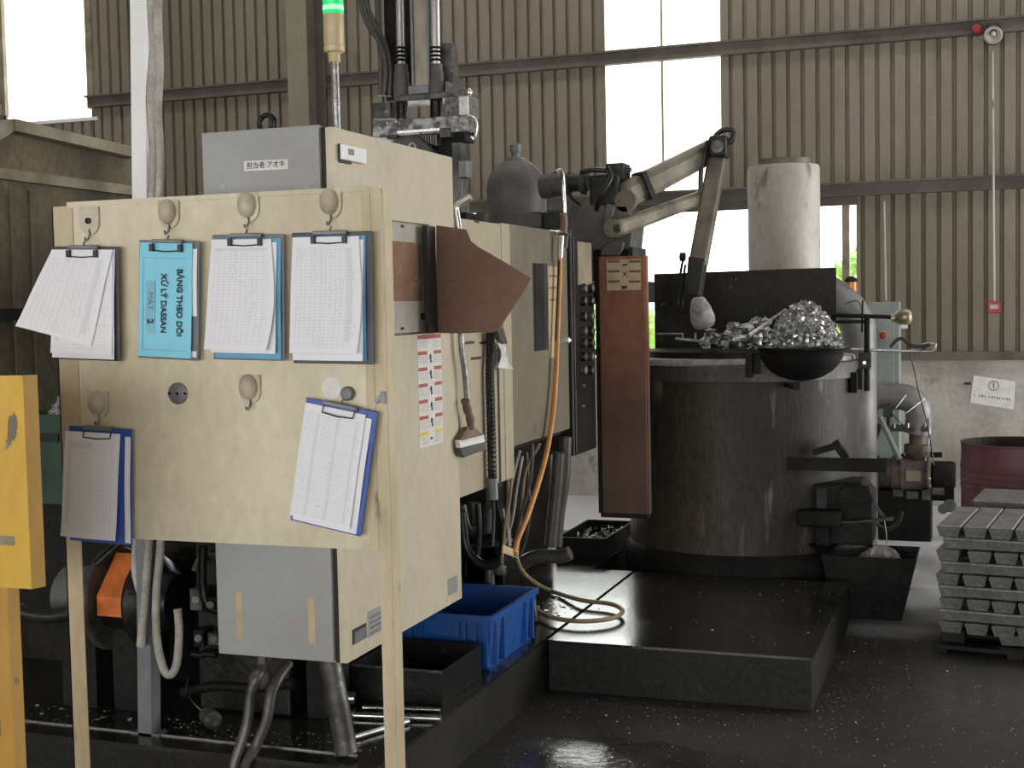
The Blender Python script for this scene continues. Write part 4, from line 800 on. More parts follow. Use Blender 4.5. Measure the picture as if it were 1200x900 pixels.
# angle-iron shelf on the wall
y_ = fpt(960, 540).y-.05
a_, b_ = Yp(915, 541, y_), Yp(1040, 533, y_)
sf = MB().box(a_.x, b_.x, y_-.06, y_-.052, a_.z-.033, a_.z+.030).box(a_.x, b_.x, y_-.052, y_+.12, a_.z-.033, a_.z-.025).build('angle_shelf', m_soot, fu)
tag(MB().bar(Yp(953, 533, y_-.02)+Vector((0, 0, .012)), Yp(985, 524, y_-.02)+Vector((0, 0, .012)), .03, .03).build('iron_offcut', m_soot), 'small dark iron bar lying on the furnace shelf', 'bar')
tag(MB().bar(Yp(978, 517, y_+.01), Yp(992, 537, y_+.01), .05, .035).build('iron_block', m_soot), 'tilted dark iron block leaning on the furnace shelf', 'block')
# tap door box low on the wall
yb_ = fpt(968, 600).y-.06
dr_ = MB().prism([Yp(947, 637, yb_), Yp(947, 572, yb_), Yp(953, 567, yb_), Yp(1008, 566, yb_), Yp(1022, 580, yb_), Yp(1022, 640, yb_)], (0, .25, 0)).build('tap_box', m_soot, fu, bevel=.008)
MB().prism([Yp(982, 590, yb_-.03), Yp(982, 576, yb_-.03), Yp(990, 570, yb_-.03), Yp(1018, 570, yb_-.03), Yp(1024, 588, yb_-.03), Yp(1004, 592, yb_-.03)], (0, .03, 0)).build('tap_hood', m_soot, dr_, bevel=.004)
MB().pbox(957, 572, 969, 606, yb_-.012, .012).build('tap_slot', m_dark, dr_)
MB().pbox(934, 599, 985, 618, yb_-.10, .12).build('tap_spout', m_soot, dr_, bevel=.01); MB().bar(Yp(985, 612, yb_-.06), Yp(1047, 608, yb_-.06), .03, .012).build('tap_lever', m_iron, dr_)
MB().bar(Yp(1024, 590, yb_-.02), Yp(1036, 606, yb_-.02), .015, .015).build('lever_link', m_iron, dr_)
MB().pbox(957, 618, 972, 640, yb_-.05, .05).build('tap_leg', m_soot, dr_); MB().lathe([(.02, 0), (.06, .04), (.07, .05)], Yp(965, 650, yb_-.02), (0, 0, 1), 18).build('drip_cone', m_soot, dr_, 40)
# upright rod post with the gas lance and handle at the right rim
q = fpt(1006, 430)
py_ = q.y-.02
MB().tube([Yp(1016, 458, py_), Yp(1016, 372, py_)], .014, 10, 1).build('lance_post', m_soot, fu, 60); MB().pbox(1006, 413, 1020, 432, py_-.03, .06).build('post_bracket', m_iron, fu, bevel=.003)
MB().cyl(Yp(1013, 425, py_-.03), Yp(1013, 425, py_-.045), .009, .009, 10).build('bracket_pin', m_steel, fu, 40)

gl_ = thing('gas_lance', 'black gas lance with a brass nozzle laid across the furnace rim', 'lance', Yp(1016, 372, py_))
MB().cyl(Yp(968, 369, py_+.04), Yp(1046, 371.5, py_+.03), .011, .011, 12).build('pipe', m_soot, gl_, 40); MB().cyl(Yp(968, 377, py_+.03), Yp(1014, 377, py_+.03), .009, .009, 10).build('pipe', m_iron, gl_, 40)
n_ = MB().lathe([(.013, 0), (.021, .004), (.021, .02), (.026, .022), (.040, .045), (.044, .07), (.036, .09), (.02, .10)], Yp(1044, 373, py_+.02), (1, 0, .08), 20).build('nozzle', m_brass, gl_, 40)
MB().pbox(1056, 379, 1063, 385, py_, .03).build('nozzle_tip', m_white, n_); MB().cyl(Yp(1011, 352, py_), Yp(1010, 389, py_), .005, .005, 8).build('clamp_rod', m_iron, gl_)
ptube('steel_ladle', 'long bent steel ladle sticking out past the furnace rim', 'ladle', [(998, 409.5), (1030, 410.5), (1086, 411.5), (1094, 409), (1096, 404), (1091, 402.5), (1082, 404), (1076, 408)], py_+.05, .0075, m_steel)
ptube('dark_hook_rod', 'thin black hooked rod lying over the ladle handle', 'rod', [(1043, 407), (1050, 399), (1057, 397), (1064, 402), (1074, 406), (1090, 404)], py_+.03, .009, m_hosek)
ptube('thin_cable', 'thin black cable hanging in front of the whitewashed dado', 'cable', [(1064, 407), (1070, 428), (1077, 460), (1085, 490), (1091, 520), (1094, 545)], py_+.05, .0035, m_hosek)

# bowl of turnings on the furnace edge
bw = Yp(939, 409, 6.13); zb3 = bw.z
bo = thing('steel_bowl', 'black round bottomed steel bowl heaped with aluminium turnings on the furnace edge', 'bowl', (bw.x, bw.y, zb3-.15))
rB = .19
pr = [(rB*math.sin(math.radians(a)), -.145*math.cos(math.radians(a))) for a in (4, 18, 32, 46, 60, 74, 88)]
MB().lathe([(x, y) for x, y in pr]+[(rB+.012, .004), (rB+.012, .012), (rB-.006, .010)]+[(x*.96, y*.96) for x, y in pr[::-1]], bw, (0, 0, 1), 36).build('bowl', m_soot, bo, 50)
rim_ = MB()
for k in range(36):
    t0, t1 = 2*math.pi*k/36, 2*math.pi*(k+1)/36
    rim_.cyl((bw.x+(rB+.012)*math.cos(t0), bw.y+(rB+.012)*math.sin(t0), zb3+.008), (bw.x+(rB+.012)*math.cos(t1), bw.y+(rB+.012)*math.sin(t1), zb3+.008), .008, .008, 6)
rim_.build('rolled_rim', m_iron, bo, 60)
def swarf(name, label, c, heights, n, size, m, seed, core=m_alu):
    rn = random.Random(seed); mb = MB()
    for i in range(n):
        x, y, z = heights(rn)
        P = Vector(c)+Vector((x, y, z)); a = Vector((rn.gauss(0, 1), rn.gauss(0, 1), rn.gauss(0, .7))).normalized(); b = a.orthogonal().normalized()
        b = (Matrix.Rotation(rn.random()*6.28, 3, a) @ b); w = size*rn.uniform(.25, .5); l = size*rn.uniform(.6, 1.5); cu = a.cross(b)*l*.45
        mb.add([P-a*l-b*w, P-a*l+b*w, P+cu-b*w, P+cu+b*w, P+a*l*.9-b*w, P+a*l*.9+b*w], [(0, 1, 3, 2), (2, 3, 5, 4)])
    o = mb.build(name, m); return tag(o, label, 'metal scrap', kind='stuff')
def heap(rx, ry, h, ox=0, p=1.):
    def fn(rn):
        while True:
            x, y = rn.uniform(-1, 1), rn.uniform(-1, 1); d = math.hypot(x, y)
            if d < 1: break
        return x*rx+ox, y*ry, h*(1-d**2.2)*p*rn.uniform(.75, 1.05)
    return fn
def mound(c, rx, ry, h, seed, n=22, k=8):
    rn = random.Random(seed); mb = MB(); vs = []; F = []
    for j in range(k+1):
        d = 1-j/k
        for i in range(n):
            t_ = 2*math.pi*i/n; r_ = 1+.08*rn.gauss(0, 1)*(j > 0)
            vs.append((c[0]+rx*d*r_*math.cos(t_), c[1]+ry*d*r_*math.sin(t_), c[2]+h*.88*(1-d**2.2)*(1+.1*rn.gauss(0, 1)*(0 < j))))
    for j in range(k):
        for i in range(n): F.append((j*n+i, j*n+(i+1) % n, (j+1)*n+(i+1) % n, (j+1)*n+i))
    mb.add(vs, F+[tuple(range(n-1, -1, -1)), tuple(k*n+i for i in range(n))]); return mb
hb = (bw.x+.012, bw.y, zb3+.002)
o = mound(hb, .145, .145, .20, 3).build('turnings_heap', m_alu); tag(o, 'heap of bright aluminium turnings in the black bowl', 'metal scrap', kind='stuff')
mb = MB(); rn = random.Random(5); hf = heap(.172, .172, .205)
for i in range(900):
    x, y, z = hf(rn); P = Vector(hb)+Vector((x, y, z)); a = Vector((rn.gauss(0, 1), rn.gauss(0, 1), rn.gauss(0, .8))).normalized(); b = Matrix.Rotation(rn.random()*6.28, 3, a) @ a.orthogonal().normalized()
    w = rn.uniform(.004, .010); l = rn.uniform(.008, .020); cu = a.cross(b)*l*.5
    mb.add([P-a*l-b*w, P-a*l+b*w, P+cu-b*w, P+cu+b*w, P+a*l-b*w, P+a*l+b*w], [(0, 1, 3, 2), (2, 3, 5, 4)])
mb.build('turnings', m_turn, o)['kind'] = 'stuff'
MB().bar((bw.x-.02, bw.y+.0, zb3-.175), (bw.x-.10, FY-FR+.10, zb3-.175), .03, .02).bar((bw.x-.02, bw.y, zb3-.185), (bw.x-.02, bw.y, zb3-.15), .03, .03).build('bowl_bracket', m_soot, fu)
# scrap castings left of the bowl on the furnace cover
zc_ = zr+.135
labs = ['crumpled cast scrap piece on the furnace cover beside the ladle cup', 'crumpled cast scrap piece on the furnace cover beside the bowl']
for i, (x, y, s_) in enumerate(((826, 402, .04), (838, 396, .045), (848, 405, .04), (832, 388, .03), (853, 393, .045), (861, 384, .045), (866, 398, .055), (876, 408, .04), (876, 386, .05), (884, 397, .055), (893, 388, .055), (905, 398, .05), (897, 377, .04), (887, 377, .04))):
    rn = random.Random(40+i); s_ *= .82; P = Yp(x, y, 6.40+.06*(i % 4)); P.z = max(P.z, zc_+s_*1.05); mb = MB()
    n_, k_ = 9, 5
    vs = []
    for j in range(k_+1):
        ph = -math.pi/2+math.pi*j/k_
        for q_ in range(n_):
            t_ = 2*math.pi*q_/n_; r_ = s_*(1+.35*rn.gauss(0, 1)*.8)
            vs.append(P+Vector((r_*math.cos(ph)*math.cos(t_), r_*.8*math.cos(ph)*math.sin(t_), r_*.62*math.sin(ph))))
    F = [(j*n_+q_, j*n_+(q_+1) % n_, (j+1)*n_+(q_+1) % n_, (j+1)*n_+q_) for j in range(k_) for q_ in range(n_)]
    mb.add(vs, F+[tuple(range(n_-1, -1, -1)), tuple(k_*n_+q_ for q_ in range(n_))])
    tag(mb.build('casting_scrap', m_alu), labs[0 if i < 6 else 1], 'scrap', 'scrap castings on the furnace')
tag(MB().bar(Yp(878, 392, 6.30), Yp(919, 364, 6.34), .012, .012).build('scrap_bar', m_alu), 'straight pale aluminium bar sticking up from the scrap', 'bar')
ck = thing('casting_runner', 'long casting runner with stubs lying on the furnace cover', 'casting', Yp(815, 398, 6.5))
MB().bar(Yp(792, 396.5, 6.5), Yp(842, 402, 6.5), .014, .012).build('runner', m_alu, ck)
for x in (800, 815, 826): MB().bar(Yp(x, 397.5, 6.5), Yp(x, 390, 6.5), .008, .008).build('stub', m_alu, ck)
tag(MB().bar(Yp(770, 391, 6.6), Yp(800, 391, 6.6), .010, .008).build('thin_bar', m_alu), 'thin bright bar lying at the back of the furnace cover', 'bar')

# red scorched panel beside the furnace
YO = 5.83
op_ = thing('heat_guard', 'tall scorched red heat guard panel with a tan safety sticker', 'guard', (Yp(730, 600, YO).x, YO, .2))
gx0, gx1, gz0, gz1 = Yp(704, 450, YO).x, Yp(757, 450, YO).x, Yp(730, 602, YO).z, Yp(730, 300, YO).z
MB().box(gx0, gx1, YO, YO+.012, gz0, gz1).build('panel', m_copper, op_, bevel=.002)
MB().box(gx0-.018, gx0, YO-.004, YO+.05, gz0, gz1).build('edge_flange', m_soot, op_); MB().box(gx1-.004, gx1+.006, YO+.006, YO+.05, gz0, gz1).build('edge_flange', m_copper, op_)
MB().box(gx0-.01, gx1, YO+.002, YO+.06, gz0-.02, gz0).build('bottom_flange', m_soot, op_); MB().box(gx0+.02, gx1-.02, YO+.0125, YO+.0585, gz1-.09, gz1-.02).build('hanger_plate', m_soot, op_)
s_ = MB().pbox(711, 304, 751, 340, YO-.001, .001).build('safety_sticker', m_strust, op_)
m = MB(); k_ = MB()
for y in (305, 316.5, 328.5):
    for (a, b) in ((712, 726), (737, 750.5)): MB().pbox(a, y, b, y+2.8, YO-.0016, .0006).build('brown_band', m_strb, s_)
for pts in ([(729, 310), (735, 309), (737, 305), (735, 311), (730, 312)], [(729, 317), (732, 320), (736, 317), (733, 321), (736, 326), (732, 322), (729, 326), (731, 321)], [(728, 335), (735, 335), (735, 338), (729, 339)]):
    MB().prism([Yp(a, b, YO-.001) for a, b in pts], (0, -.0008, 0)).build('pictogram', m_ink, s_)

# ================================================================== RIGHT: burner, ducts, electric cabinet, bin
YE = 8.9
ec = thing('electrical_cabinet', 'grey green electrical cabinet with a red push button', 'cabinet', (Yp(1036, 590, YE).x, YE, 0))
ex0, ex1, ez1 = Yp(1018, 450, YE).x, Yp(1048, 450, YE).x, Yp(1035, 354, YE).z
MB().box(ex0, ex1, YE, YE+.25, 0.05, ez1).build('body', m_teal, ec, bevel=.004); MB().box(ex1+.001, ex1+.028, YE+.004, YE+.25, .05, ez1).build('side_return', m_teal, ec)
MB().box(ex0, ex1, YE+.02, YE+.23, 0, .05).build('plinth_base', m_soot, ec)
bt = MB().lathe([(.03, 0), (.03, .012)], Yp(1035, 393, YE), (0, -1, 0), 18).build('button_bezel', m_stgrey, ec, 40); MB().lathe([(.024, .012), (.022, .03), (.01, .036)], Yp(1035, 393, YE), (0, -1, 0), 16).build('push_button', m_red, bt, 40)
YD = 8.2
du = thing('exhaust_duct', 'fat grey exhaust duct elbow rising behind the splash plate', 'duct', (Yp(1003, 400, YD).x, YD, 0))
P = [Yp(962, 338, YD), Yp(980, 350, YD), Yp(994, 362, YD), Yp(1004, 380, YD), Yp(1006, 400, YD)]
P.append(Vector((P[-1].x, YD, .6))); P.append(Vector((P[-1].x, YD, 0)))
MB().tube(P, .105, 20, 5).build('duct_elbow', m_duct, du, 50)
MB().tube([Yp(989, 347, YD-.0)+Vector((-.10, -.06, -.1)), Yp(1003, 352, YD-.12), Yp(1012, 368, YD-.09)], .006, 6).build('band_clamp', m_galv, du)
bc = thing('warning_beacon', 'small amber dome beacon with a dark cap behind the duct', 'lamp', Yp(997, 352, YD+.3))
c_ = Yp(997, 334, YD+.3)
MB().lathe([(.040, -.07), (.040, .022)], c_, (0, 0, 1), 18).build('amber_lens', m_amber, bc, 40); MB().lathe([(.041, .018), (.039, .032), (.028, .048), (.012, .054)], c_, (0, 0, 1), 18).build('dark_cap', m_soot, bc, 40)
MB().cyl(c_-Vector((0, 0, .075)), (c_.x, c_.y, .001), .012, .012, 10).build('stem', m_soot, bc)
# burner blower set
YU = 8.6
bl = thing('burner_blower', 'dusty brown burner blower with a bent duct before the dado', 'blower', (Yp(1060, 590, YU).x, YU, 0))
Q = lambda x, y, dy=0.: Yp(x, y, YU+dy)
MB().tube([Q(1012, 464), Q(1035, 464), Q(1062, 466), Q(1074, 474), Q(1077, 490), Q(1075, 508)], .082, 20, 5).build('bent_duct', m_duct, bl, 50)
for pts in (((1050, 478), (1062, 463)), ((1062, 484), (1084, 467))): MB().bar(Q(*pts[0], -.09), Q(*pts[1], -.085), .006, .006).build('duct_seam', m_steel, bl)
MB().bar(Q(1044, 501.5), Q(1091, 501.5), .16, .03).build('duct_flange', m_burner, bl, bevel=.004)
MB().lathe([(.055, 0), (.055, .04), (.085, .09), (.085, .14), (.055, .145), (.055, .22)], Q(1076, 547), (0, 0, 1), 20).build('inlet_cone', m_burner, bl, 40)
MB().lathe([(.085, 0), (.10, .01), (.10, .09), (.118, .1), (.118, .31), (.11, .32), (.08, .33)], Q(1027, 555), (1, 0, 0), 28).build('blower_body', m_burner, bl, 40)
MB().pbox(1062, 552, 1079, 564, YU-.125, .01).build('name_plate', m_hoodf, bl); MB().lathe([(.07, 0), (.085, .01), (.085, .12), (.075, .14)], Q(1092, 556), (1, 0, 0), 20).build('motor', m_soot, bl, 40)
MB().lathe([(.03, 0), (.03, .03)], Q(1105, 596, -.06), (0, -1, 0), 14).build('castor', m_galv, bl, 40); MB().lathe([(.04, 0), (.04, .03)], Q(1113, 592, -.02), (0, -1, 0), 14).build('castor', m_galv, bl, 40)
MB().box(Q(1030, 590).x, Q(1092, 590).x, YU-.1, YU+.12, 0, Q(1060, 573).z).build('base', m_soot, bl, bevel=.01)
MB().box(Q(1090, 590).x, Q(1118, 590).x, YU-.03, YU+.05, Q(1100, 586).z, Q(1100, 570).z).build('bracket', m_soot, bl)
MB().cyl(Q(1031, 488, -.1), Q(1054, 538, -.1), .018, .018, 12).build('lever_bar', m_galv, bl, 40); MB().pbox(1035, 475, 1046, 489, YU-.1, .06).build('valve_actuator', m_black, bl, bevel=.004)
MB().cyl(Q(1041, 489, -.07), Q(1041, 502, -.07), .01, .01, 8).build('valve_stem', m_black, bl); MB().tube([Q(1030, 470, -.06), Q(1044, 484, -.1), Q(1062, 502, -.08)], .004, 6).build('control_cable', m_hosek, bl)
MB().tube([Q(1013, 470), Q(1010, 482), Q(1009, 500)], .02, 8).build('black_strut', m_hosek, bl, 60); MB().tube([Q(1025, 470), Q(1025, 482), Q(1020, 498)], .02, 8).build('black_strut', m_hosek, bl, 60)
MB().prism([Q(1007, 497), Q(1034, 497), Q(1026, 520), Q(1018, 560), Q(1007, 560)], (0, .12, 0)).build('side_housing', m_burner, bl, bevel=.005)
MB().bar(Q(1090, 533, -.1), Q(1104, 533, -.1), .03, .03).build('valve_handle', m_soot, bl)
for x in (1027, 1056, 1086): MB().lathe([(.122 if x > 1030 else .112, 0), (.126 if x > 1030 else .116, .004), (.126 if x > 1030 else .116, .014), (.122 if x > 1030 else .112, .018)], Q(x, 555), (1, 0, 0), 28).build('ring_flange', m_burner, bl, 40)
for k in range(7):
    t_ = math.radians(100+k*27); MB().cyl(Q(1086, 555)+Vector((.016, -.112*math.sin(t_) if True else 0, .112*math.cos(t_))), Q(1086, 555)+Vector((.030, -.112*math.sin(t_), .112*math.cos(t_))), .009, .009, 6).build('flange_bolt', m_steel, bl)
for (x, y, w_, h_) in ((1046, 574, 12, 8), (1062, 576, 14, 9), (1080, 574, 10, 12), (1092, 572, 14, 8)): MB().pbox(x, y, x+w_, y+h_, YU-.115, .02).build('base_fitting', m_grease, bl, bevel=.003)
for x in (1048, 1064, 1084): MB().cyl(Q(x, 501.5, -.075), Q(x, 496, -.075), .008, .008, 6).build('flange_bolt', m_steel, bl)
MB().tube([Q(1085, 478, -.02), Q(1089, 500, -.08), Q(1088, 520, -.09), Q(1084, 540, -.1)], .006, 6).build('pilot_line', m_steel, bl, 60)
ptube('gas_hose', 'thin black hose drooping between the tap box and the floor', 'hose', [(1022, 604), (1030, 616), (1042, 620), (1053, 612), (1057, 600)], 7.0, .009, m_hosek)
# dross bin
bn = thing('dross_bin', 'black tapered steel bin of grey dross below the furnace tap', 'bin', (-.53, 6.55, 0))
zt_ = .30; T = [(-.745, 6.33), (-.315, 6.33), (-.315, 6.66), (-.55, 6.66)]; B_ = [(-.69, 6.37), (-.385, 6.37), (-.385, 6.62), (-.53, 6.62)]
mb = MB(); vs = [(x, y, 0) for x, y in B_]+[(x, y, zt_) for x, y in T]+[(x*.97-.53*.03, y*.985+6.55*.015, zt_) for x, y in T]+[(x*.97-.53*.03, y*.985+6.55*.015, .02) for x, y in B_]
mb.add(vs, [(3, 2, 1, 0)]+[(i, (i+1) % 4, 4+(i+1) % 4, 4+i) for i in range(4)]+[(4+i, 4+(i+1) % 4, 8+(i+1) % 4, 8+i) for i in range(4)]+[(8+i, 8+(i+1) % 4, 12+(i+1) % 4, 12+i) for i in range(4)]+[(12, 13, 14, 15)])
mb.build('tapered_body', m_soot, bn)
tag(mound((-.49, 6.49, .235), .125, .105, .10, 9, 26, 8).build('dross_heap', m_dross), 'grey dross heaped in the black bin', 'dross', kind='stuff')
ptube('hanging_wire', 'loop of thin wire hanging over the dross bin', 'wire', [(1036, 608), (1038, 620), (1039, 632), (1036, 646)], 6.5, .0025, m_steel)

# ingots --------------------------------------------------------------
PIT_, LEN, HT = .104, .56, .048
def ingot_mesh():
    w, wb, e = .048, .037, .012; L_ = LEN/2; n = 7; vs = []; rn = random.Random(2)
    sec = [(-wb, 0), (wb, 0), (w, HT*.86), (w-.004, HT), (-w+.004, HT), (-w, HT*.86)]
    ys = [-L_, -L_+e*.2, -L_*.5, 0, L_*.5, L_-e*.2, L_]
    for j, y in enumerate(ys):
        k = .96 if j in (0, n-1) else 1; 
        for (x, z) in sec:
            yy = y*(1-.045*(1-z/HT)); vs.append((x*k, yy, z*(k if z > .01 else 1)+(.004 if (z == 0 and 2 <= j <= 4) else 0)))
    F = [(j*6+i, j*6+(i+1) % 6, (j+1)*6+(i+1) % 6, (j+1)*6+i) for j in range(n-1) for i in range(6)]
    F = [f[::-1] for f in F]+[(0, 1, 2, 3, 4, 5), tuple((n-1)*6+i for i in range(5, -1, -1))]
    me = bpy.data.meshes.new('aluminium_ingot'); me.from_pydata(vs, [], F); me.materials.append(m_alu); me.update(); return me
IM = ingot_mesh()
ordn = ['top', 'second', 'third', 'fourth', 'fifth', 'sixth', 'seventh', 'eighth', 'ninth']
TURN = -.125
def ingot(x, y, z, rz, label, group, sc=1.):
    ca, sa = math.cos(TURN), math.sin(TURN); x, y = -.205+(x+.205)*ca-(y-5.83)*sa, 5.83+(x+.205)*sa+(y-5.83)*ca; rz += TURN
    o = bpy.data.objects.new('aluminium_ingot', IM); COL.objects.link(o); o.location = (x, y, z); o.rotation_euler = (0, 0, rz); o.scale = (1, sc, 1); return tag(o, label, 'ingot', group)
ix0, iy0, z0_ = -.205, 5.83, .088; rn = random.Random(11)
for k in range(9):
    z = z0_+k*.051; nm = ordn[8-k]; sh_ = rn.uniform(-.012, .016)
    for j in range(6):
        if k % 2 == 0: ingot(ix0+.05+PIT_*j+sh_+rn.uniform(-.0025, .0025)+(.02 if (k == 6 and j > 0) else 0), iy0+LEN/2+rn.uniform(-.006, .006), z, rn.uniform(-.006, .006), f'aluminium ingot laid end outwards in the {nm} layer, {["nearest", "second", "third", "fourth", "fifth", "sixth"][j]} from the dross bin', f'{nm} layer of the ingot stack')
        else: ingot(ix0+LEN/2+sh_+rn.uniform(-.006, .006), iy0+.05+PIT_*j, z, math.pi/2+rn.uniform(-.005, .005), f'aluminium ingot laid sideways in the {nm} layer, {["sixth", "fifth", "fourth", "third", "second", "nearest"][j]} from the drum', f'{nm} layer of the ingot stack')
for y in (5.95, 6.30): ingot(.30, y, .037, math.pi/2, 'aluminium ingot used as a foot beneath the stack', 'foot ingots under the stack', .98)
MBo = MB; _t = Matrix.Translation((-.205, 5.83, 0)) @ Matrix.Rotation(TURN, 4, 'Z') @ Matrix.Translation((.205, -5.83, 0))
def TB():
    m = MB(); m.xf = _t; return m
plt = thing('steel_pallet', 'low black steel pallet under the ingot stack', 'pallet', (.1, 6.1, 0))
for y in (5.86, 6.10, 6.34): TB().box(-.23, .45, y-.03, y+.03, .02, .036).build('slat', m_soot, plt)
for x in (-.20, .10, .42): TB().box(x-.03, x+.03, 5.84, 6.36, 0, .02).build('runner', m_soot, plt)
for x in (-.16,): TB().box(x-.04, x+.05, 5.90, 6.34, .036, .087).build('packing_block', m_soot, plt)
RO = ['bottom', 'second', 'third', 'fourth', 'fifth', 'sixth', 'seventh', 'eighth', 'ninth', 'tenth', 'top']
for k in range(11):
    z = .0+k*.051
    for j in range(5 if k % 2 else 4):
        if k % 2 == 0: ingot(-.17+LEN/2+.01*(k % 3), 6.56+PIT_*j, z, math.pi/2, f'aluminium ingot laid sideways in the rear stack, {RO[k]} layer, {["fourth", "third", "second", "nearest"][j]} to the drum', 'rear ingot stack')
        else: ingot(-.12+PIT_*j, 6.51+LEN*.36, z, 0, f'aluminium ingot laid end outwards in the rear stack, {RO[k]} layer, {["first", "second", "third", "fourth", "fifth"][j]} from the blower', 'rear ingot stack', .72)
# drum
dx, dy, dzr = Yp(1125, 560, 7.9).x+.29, 7.9, Yp(1160, 523, 7.62).z
dm = thing('oil_drum', 'maroon open topped steel drum behind the ingots', 'drum', (dx, dy, 0))
pr = [(.28, 0), (.285, .01)]
for zc2 in (.14, .27): pr += [(.285, zc2-.02), (.296, zc2), (.285, zc2+.02)]
for k in range(4): pr += [(.285, dzr-.26+k*.032), (.291, dzr-.244+k*.032)]
pr += [(.285, dzr-.10), (.285, dzr-.012), (.292, dzr-.006), (.290, dzr), (.282, dzr-.002)]
MB().lathe([(.282, dzr-.002), (.276, dzr-.02), (.276, .03), (.05, .025)], (dx, dy, 0), (0, 0, 1), 40, cap=False).build('inside', m_soot, dm, 40)
MB().lathe(pr, (dx, dy, 0), (0, 0, 1), 40, cap=False).build('shell', m_drum, dm, 40)
# wall items on the right
sgn = thing('paper_sign', 'white paper sign with a circled numeral pinned on the dado', 'sign', Yp(1163, 478, YW-.004))
cs = [Yp(1141, 440, YW-.004), Yp(1190, 447, YW-.004), Yp(1188, 480, YW-.004), Yp(1137, 472, YW-.004)]
MB().prism(cs, (0, .003, 0)).build('sheet', m_sticker, sgn)
c_ = Yp(1164.5, 452, YW-.005); rgm = MB()
for k in range(20):
    t0, t1 = 2*math.pi*k/20, 2*math.pi*(k+1)/20; rgm.bar((c_.x+.033*math.cos(t0), c_.y, c_.z+.033*math.sin(t0)), (c_.x+.033*math.cos(t1), c_.y, c_.z+.033*math.sin(t1)), .0015, .006)
rgm.box(c_.x-.004, c_.x+.004, c_.y-.001, c_.y+.001, c_.z-.024, c_.z+.024); rgm.build('circled_one', m_inkg, sgn)
mk_ = MB(); rn = random.Random(4)
for k in range(15):
    if k in (1, 5): continue
    x = 1141+k*2.95; y = 463+k*.37; mk_.pbox(x, y-1.5*rn.uniform(.7, 1.1), x+1.9*rn.uniform(.6, 1), y+1.6*rn.uniform(.5, 1), YW-.005, .0008)
mk_.build('faded_print', m_inkg, sgn)
tag(MB().pbox(1130, 448, 1138, 451, YW-.012, .012).build('dado_bracket', m_iron), 'small dark iron bracket beside the paper sign', 'bracket')
cbx = thing('alarm_call_point', 'small red alarm call point hanging on its conduit on the ribbed wall', 'alarm', Yp(1165, 367, YW-.06))
MB().pbox(1157, 353, 1173, 367, YW-.15, .06).build('housing', m_red, cbx, bevel=.006); MB().pbox(1160, 357, 1170, 362, YW-.153, .004).build('label_plate', m_stgrey, cbx)
MB().cyl(Yp(1165, 353, YW-.135), Yp(1163, 60, YW-.135), .009, .009, 8).build('conduit', m_flue, cbx, 40)
tag(MB().cyl(Yp(1038, 352, YW-.02), Yp(1036, 236, YW-.02), .008, .008, 8).build('wall_conduit', m_flue, smooth=40), 'thin pale conduit down the ribbed wall above the electrical cabinet', 'conduit')
sr = thing('alarm_siren', 'black wall siren with a pale ring on the upper girt', 'siren', Yp(1163, 45, YW-.13))
MB().lathe([(.05, 0), (.056, .03), (.058, .07), (.06, .10)], Yp(1164, 36, YW-.13)+Vector((0, 0, 0)), (0, -.5, -.35), 20).build('bell', m_soot, sr, 40)
MB().box(Yp(1156, 32, YW-.2).x, Yp(1171, 32, YW-.2).x, YW-.2, YW-.12, Yp(1163, 38, YW-.2).z, Yp(1163, 25, YW-.2).z).build('motor_case', m_black, sr, bevel=.02)
MB().lathe([(.058, 0), (.062, .008), (.05, .012), (.02, -.0)], Yp(1164, 41, YW-.22), (0, -.9, -.4), 20).build('ring', m_flue, sr, 40); MB().ball(Yp(1164, 39.5, YW-.235), .018).build('hub', m_hookp, sr, 60)
rl = thing('red_alarm_lamp', 'round red alarm lamp on the upper girt beside the siren', 'lamp', Yp(1145, 43, YW-.12))
MB().lathe([(.04, 0), (.042, .06)], Yp(1145, 36, YW-.08), (0, -1, 0), 20).build('body', m_black, rl, 40); MB().lathe([(.036, .06), (.034, .075), (.02, .085)], Yp(1145, 36, YW-.08), (0, -1, 0), 20).build('red_lens', m_red, rl, 40)
# ================================================================== LEFT: yellow guard, hood, green bin
YY = 2.5
yg = thing('yellow_guard', 'chipped yellow steel guard panel on a post beside the notice stand', 'guard', (Yp(10, 690, YY).x, YY, 0))
gx = Yp(51.5, 688, YY).x; gl0 = Yp(37, 690, YY).x; gz0, gz1 = Yp(30, 690, YY).z, Yp(30, 440, YY).z
MB().box(gl0-.62, gl0, YY, YY+.003, gz0, gz1).build('panel', m_yellow, yg)
MB().add([(gl0, YY, gz0), (gl0, YY, gz1), (gl0+.012, YY+.035, gz1), (gl0+.012, YY+.035, gz0), (gl0-.003, YY, gz0), (gl0-.003, YY, gz1), (gl0+.009, YY+.035, gz1), (gl0+.009, YY+.035, gz0)], [(0, 1, 2, 3), (7, 6, 5, 4), (0, 3, 7, 4), (1, 5, 6, 2), (3, 2, 6, 7)]).build('side_flange', m_yellow2, yg)
MB().pbox(0, 628, 17, 639, YY-.001, .001).build('worn_patch', m_hoodf, yg)
xq = Yp(8, 760, YY).x; MB().box(xq-.06, xq, YY+.01, YY+.05, 0, gz0+.05).build('post', m_yellow2, yg)
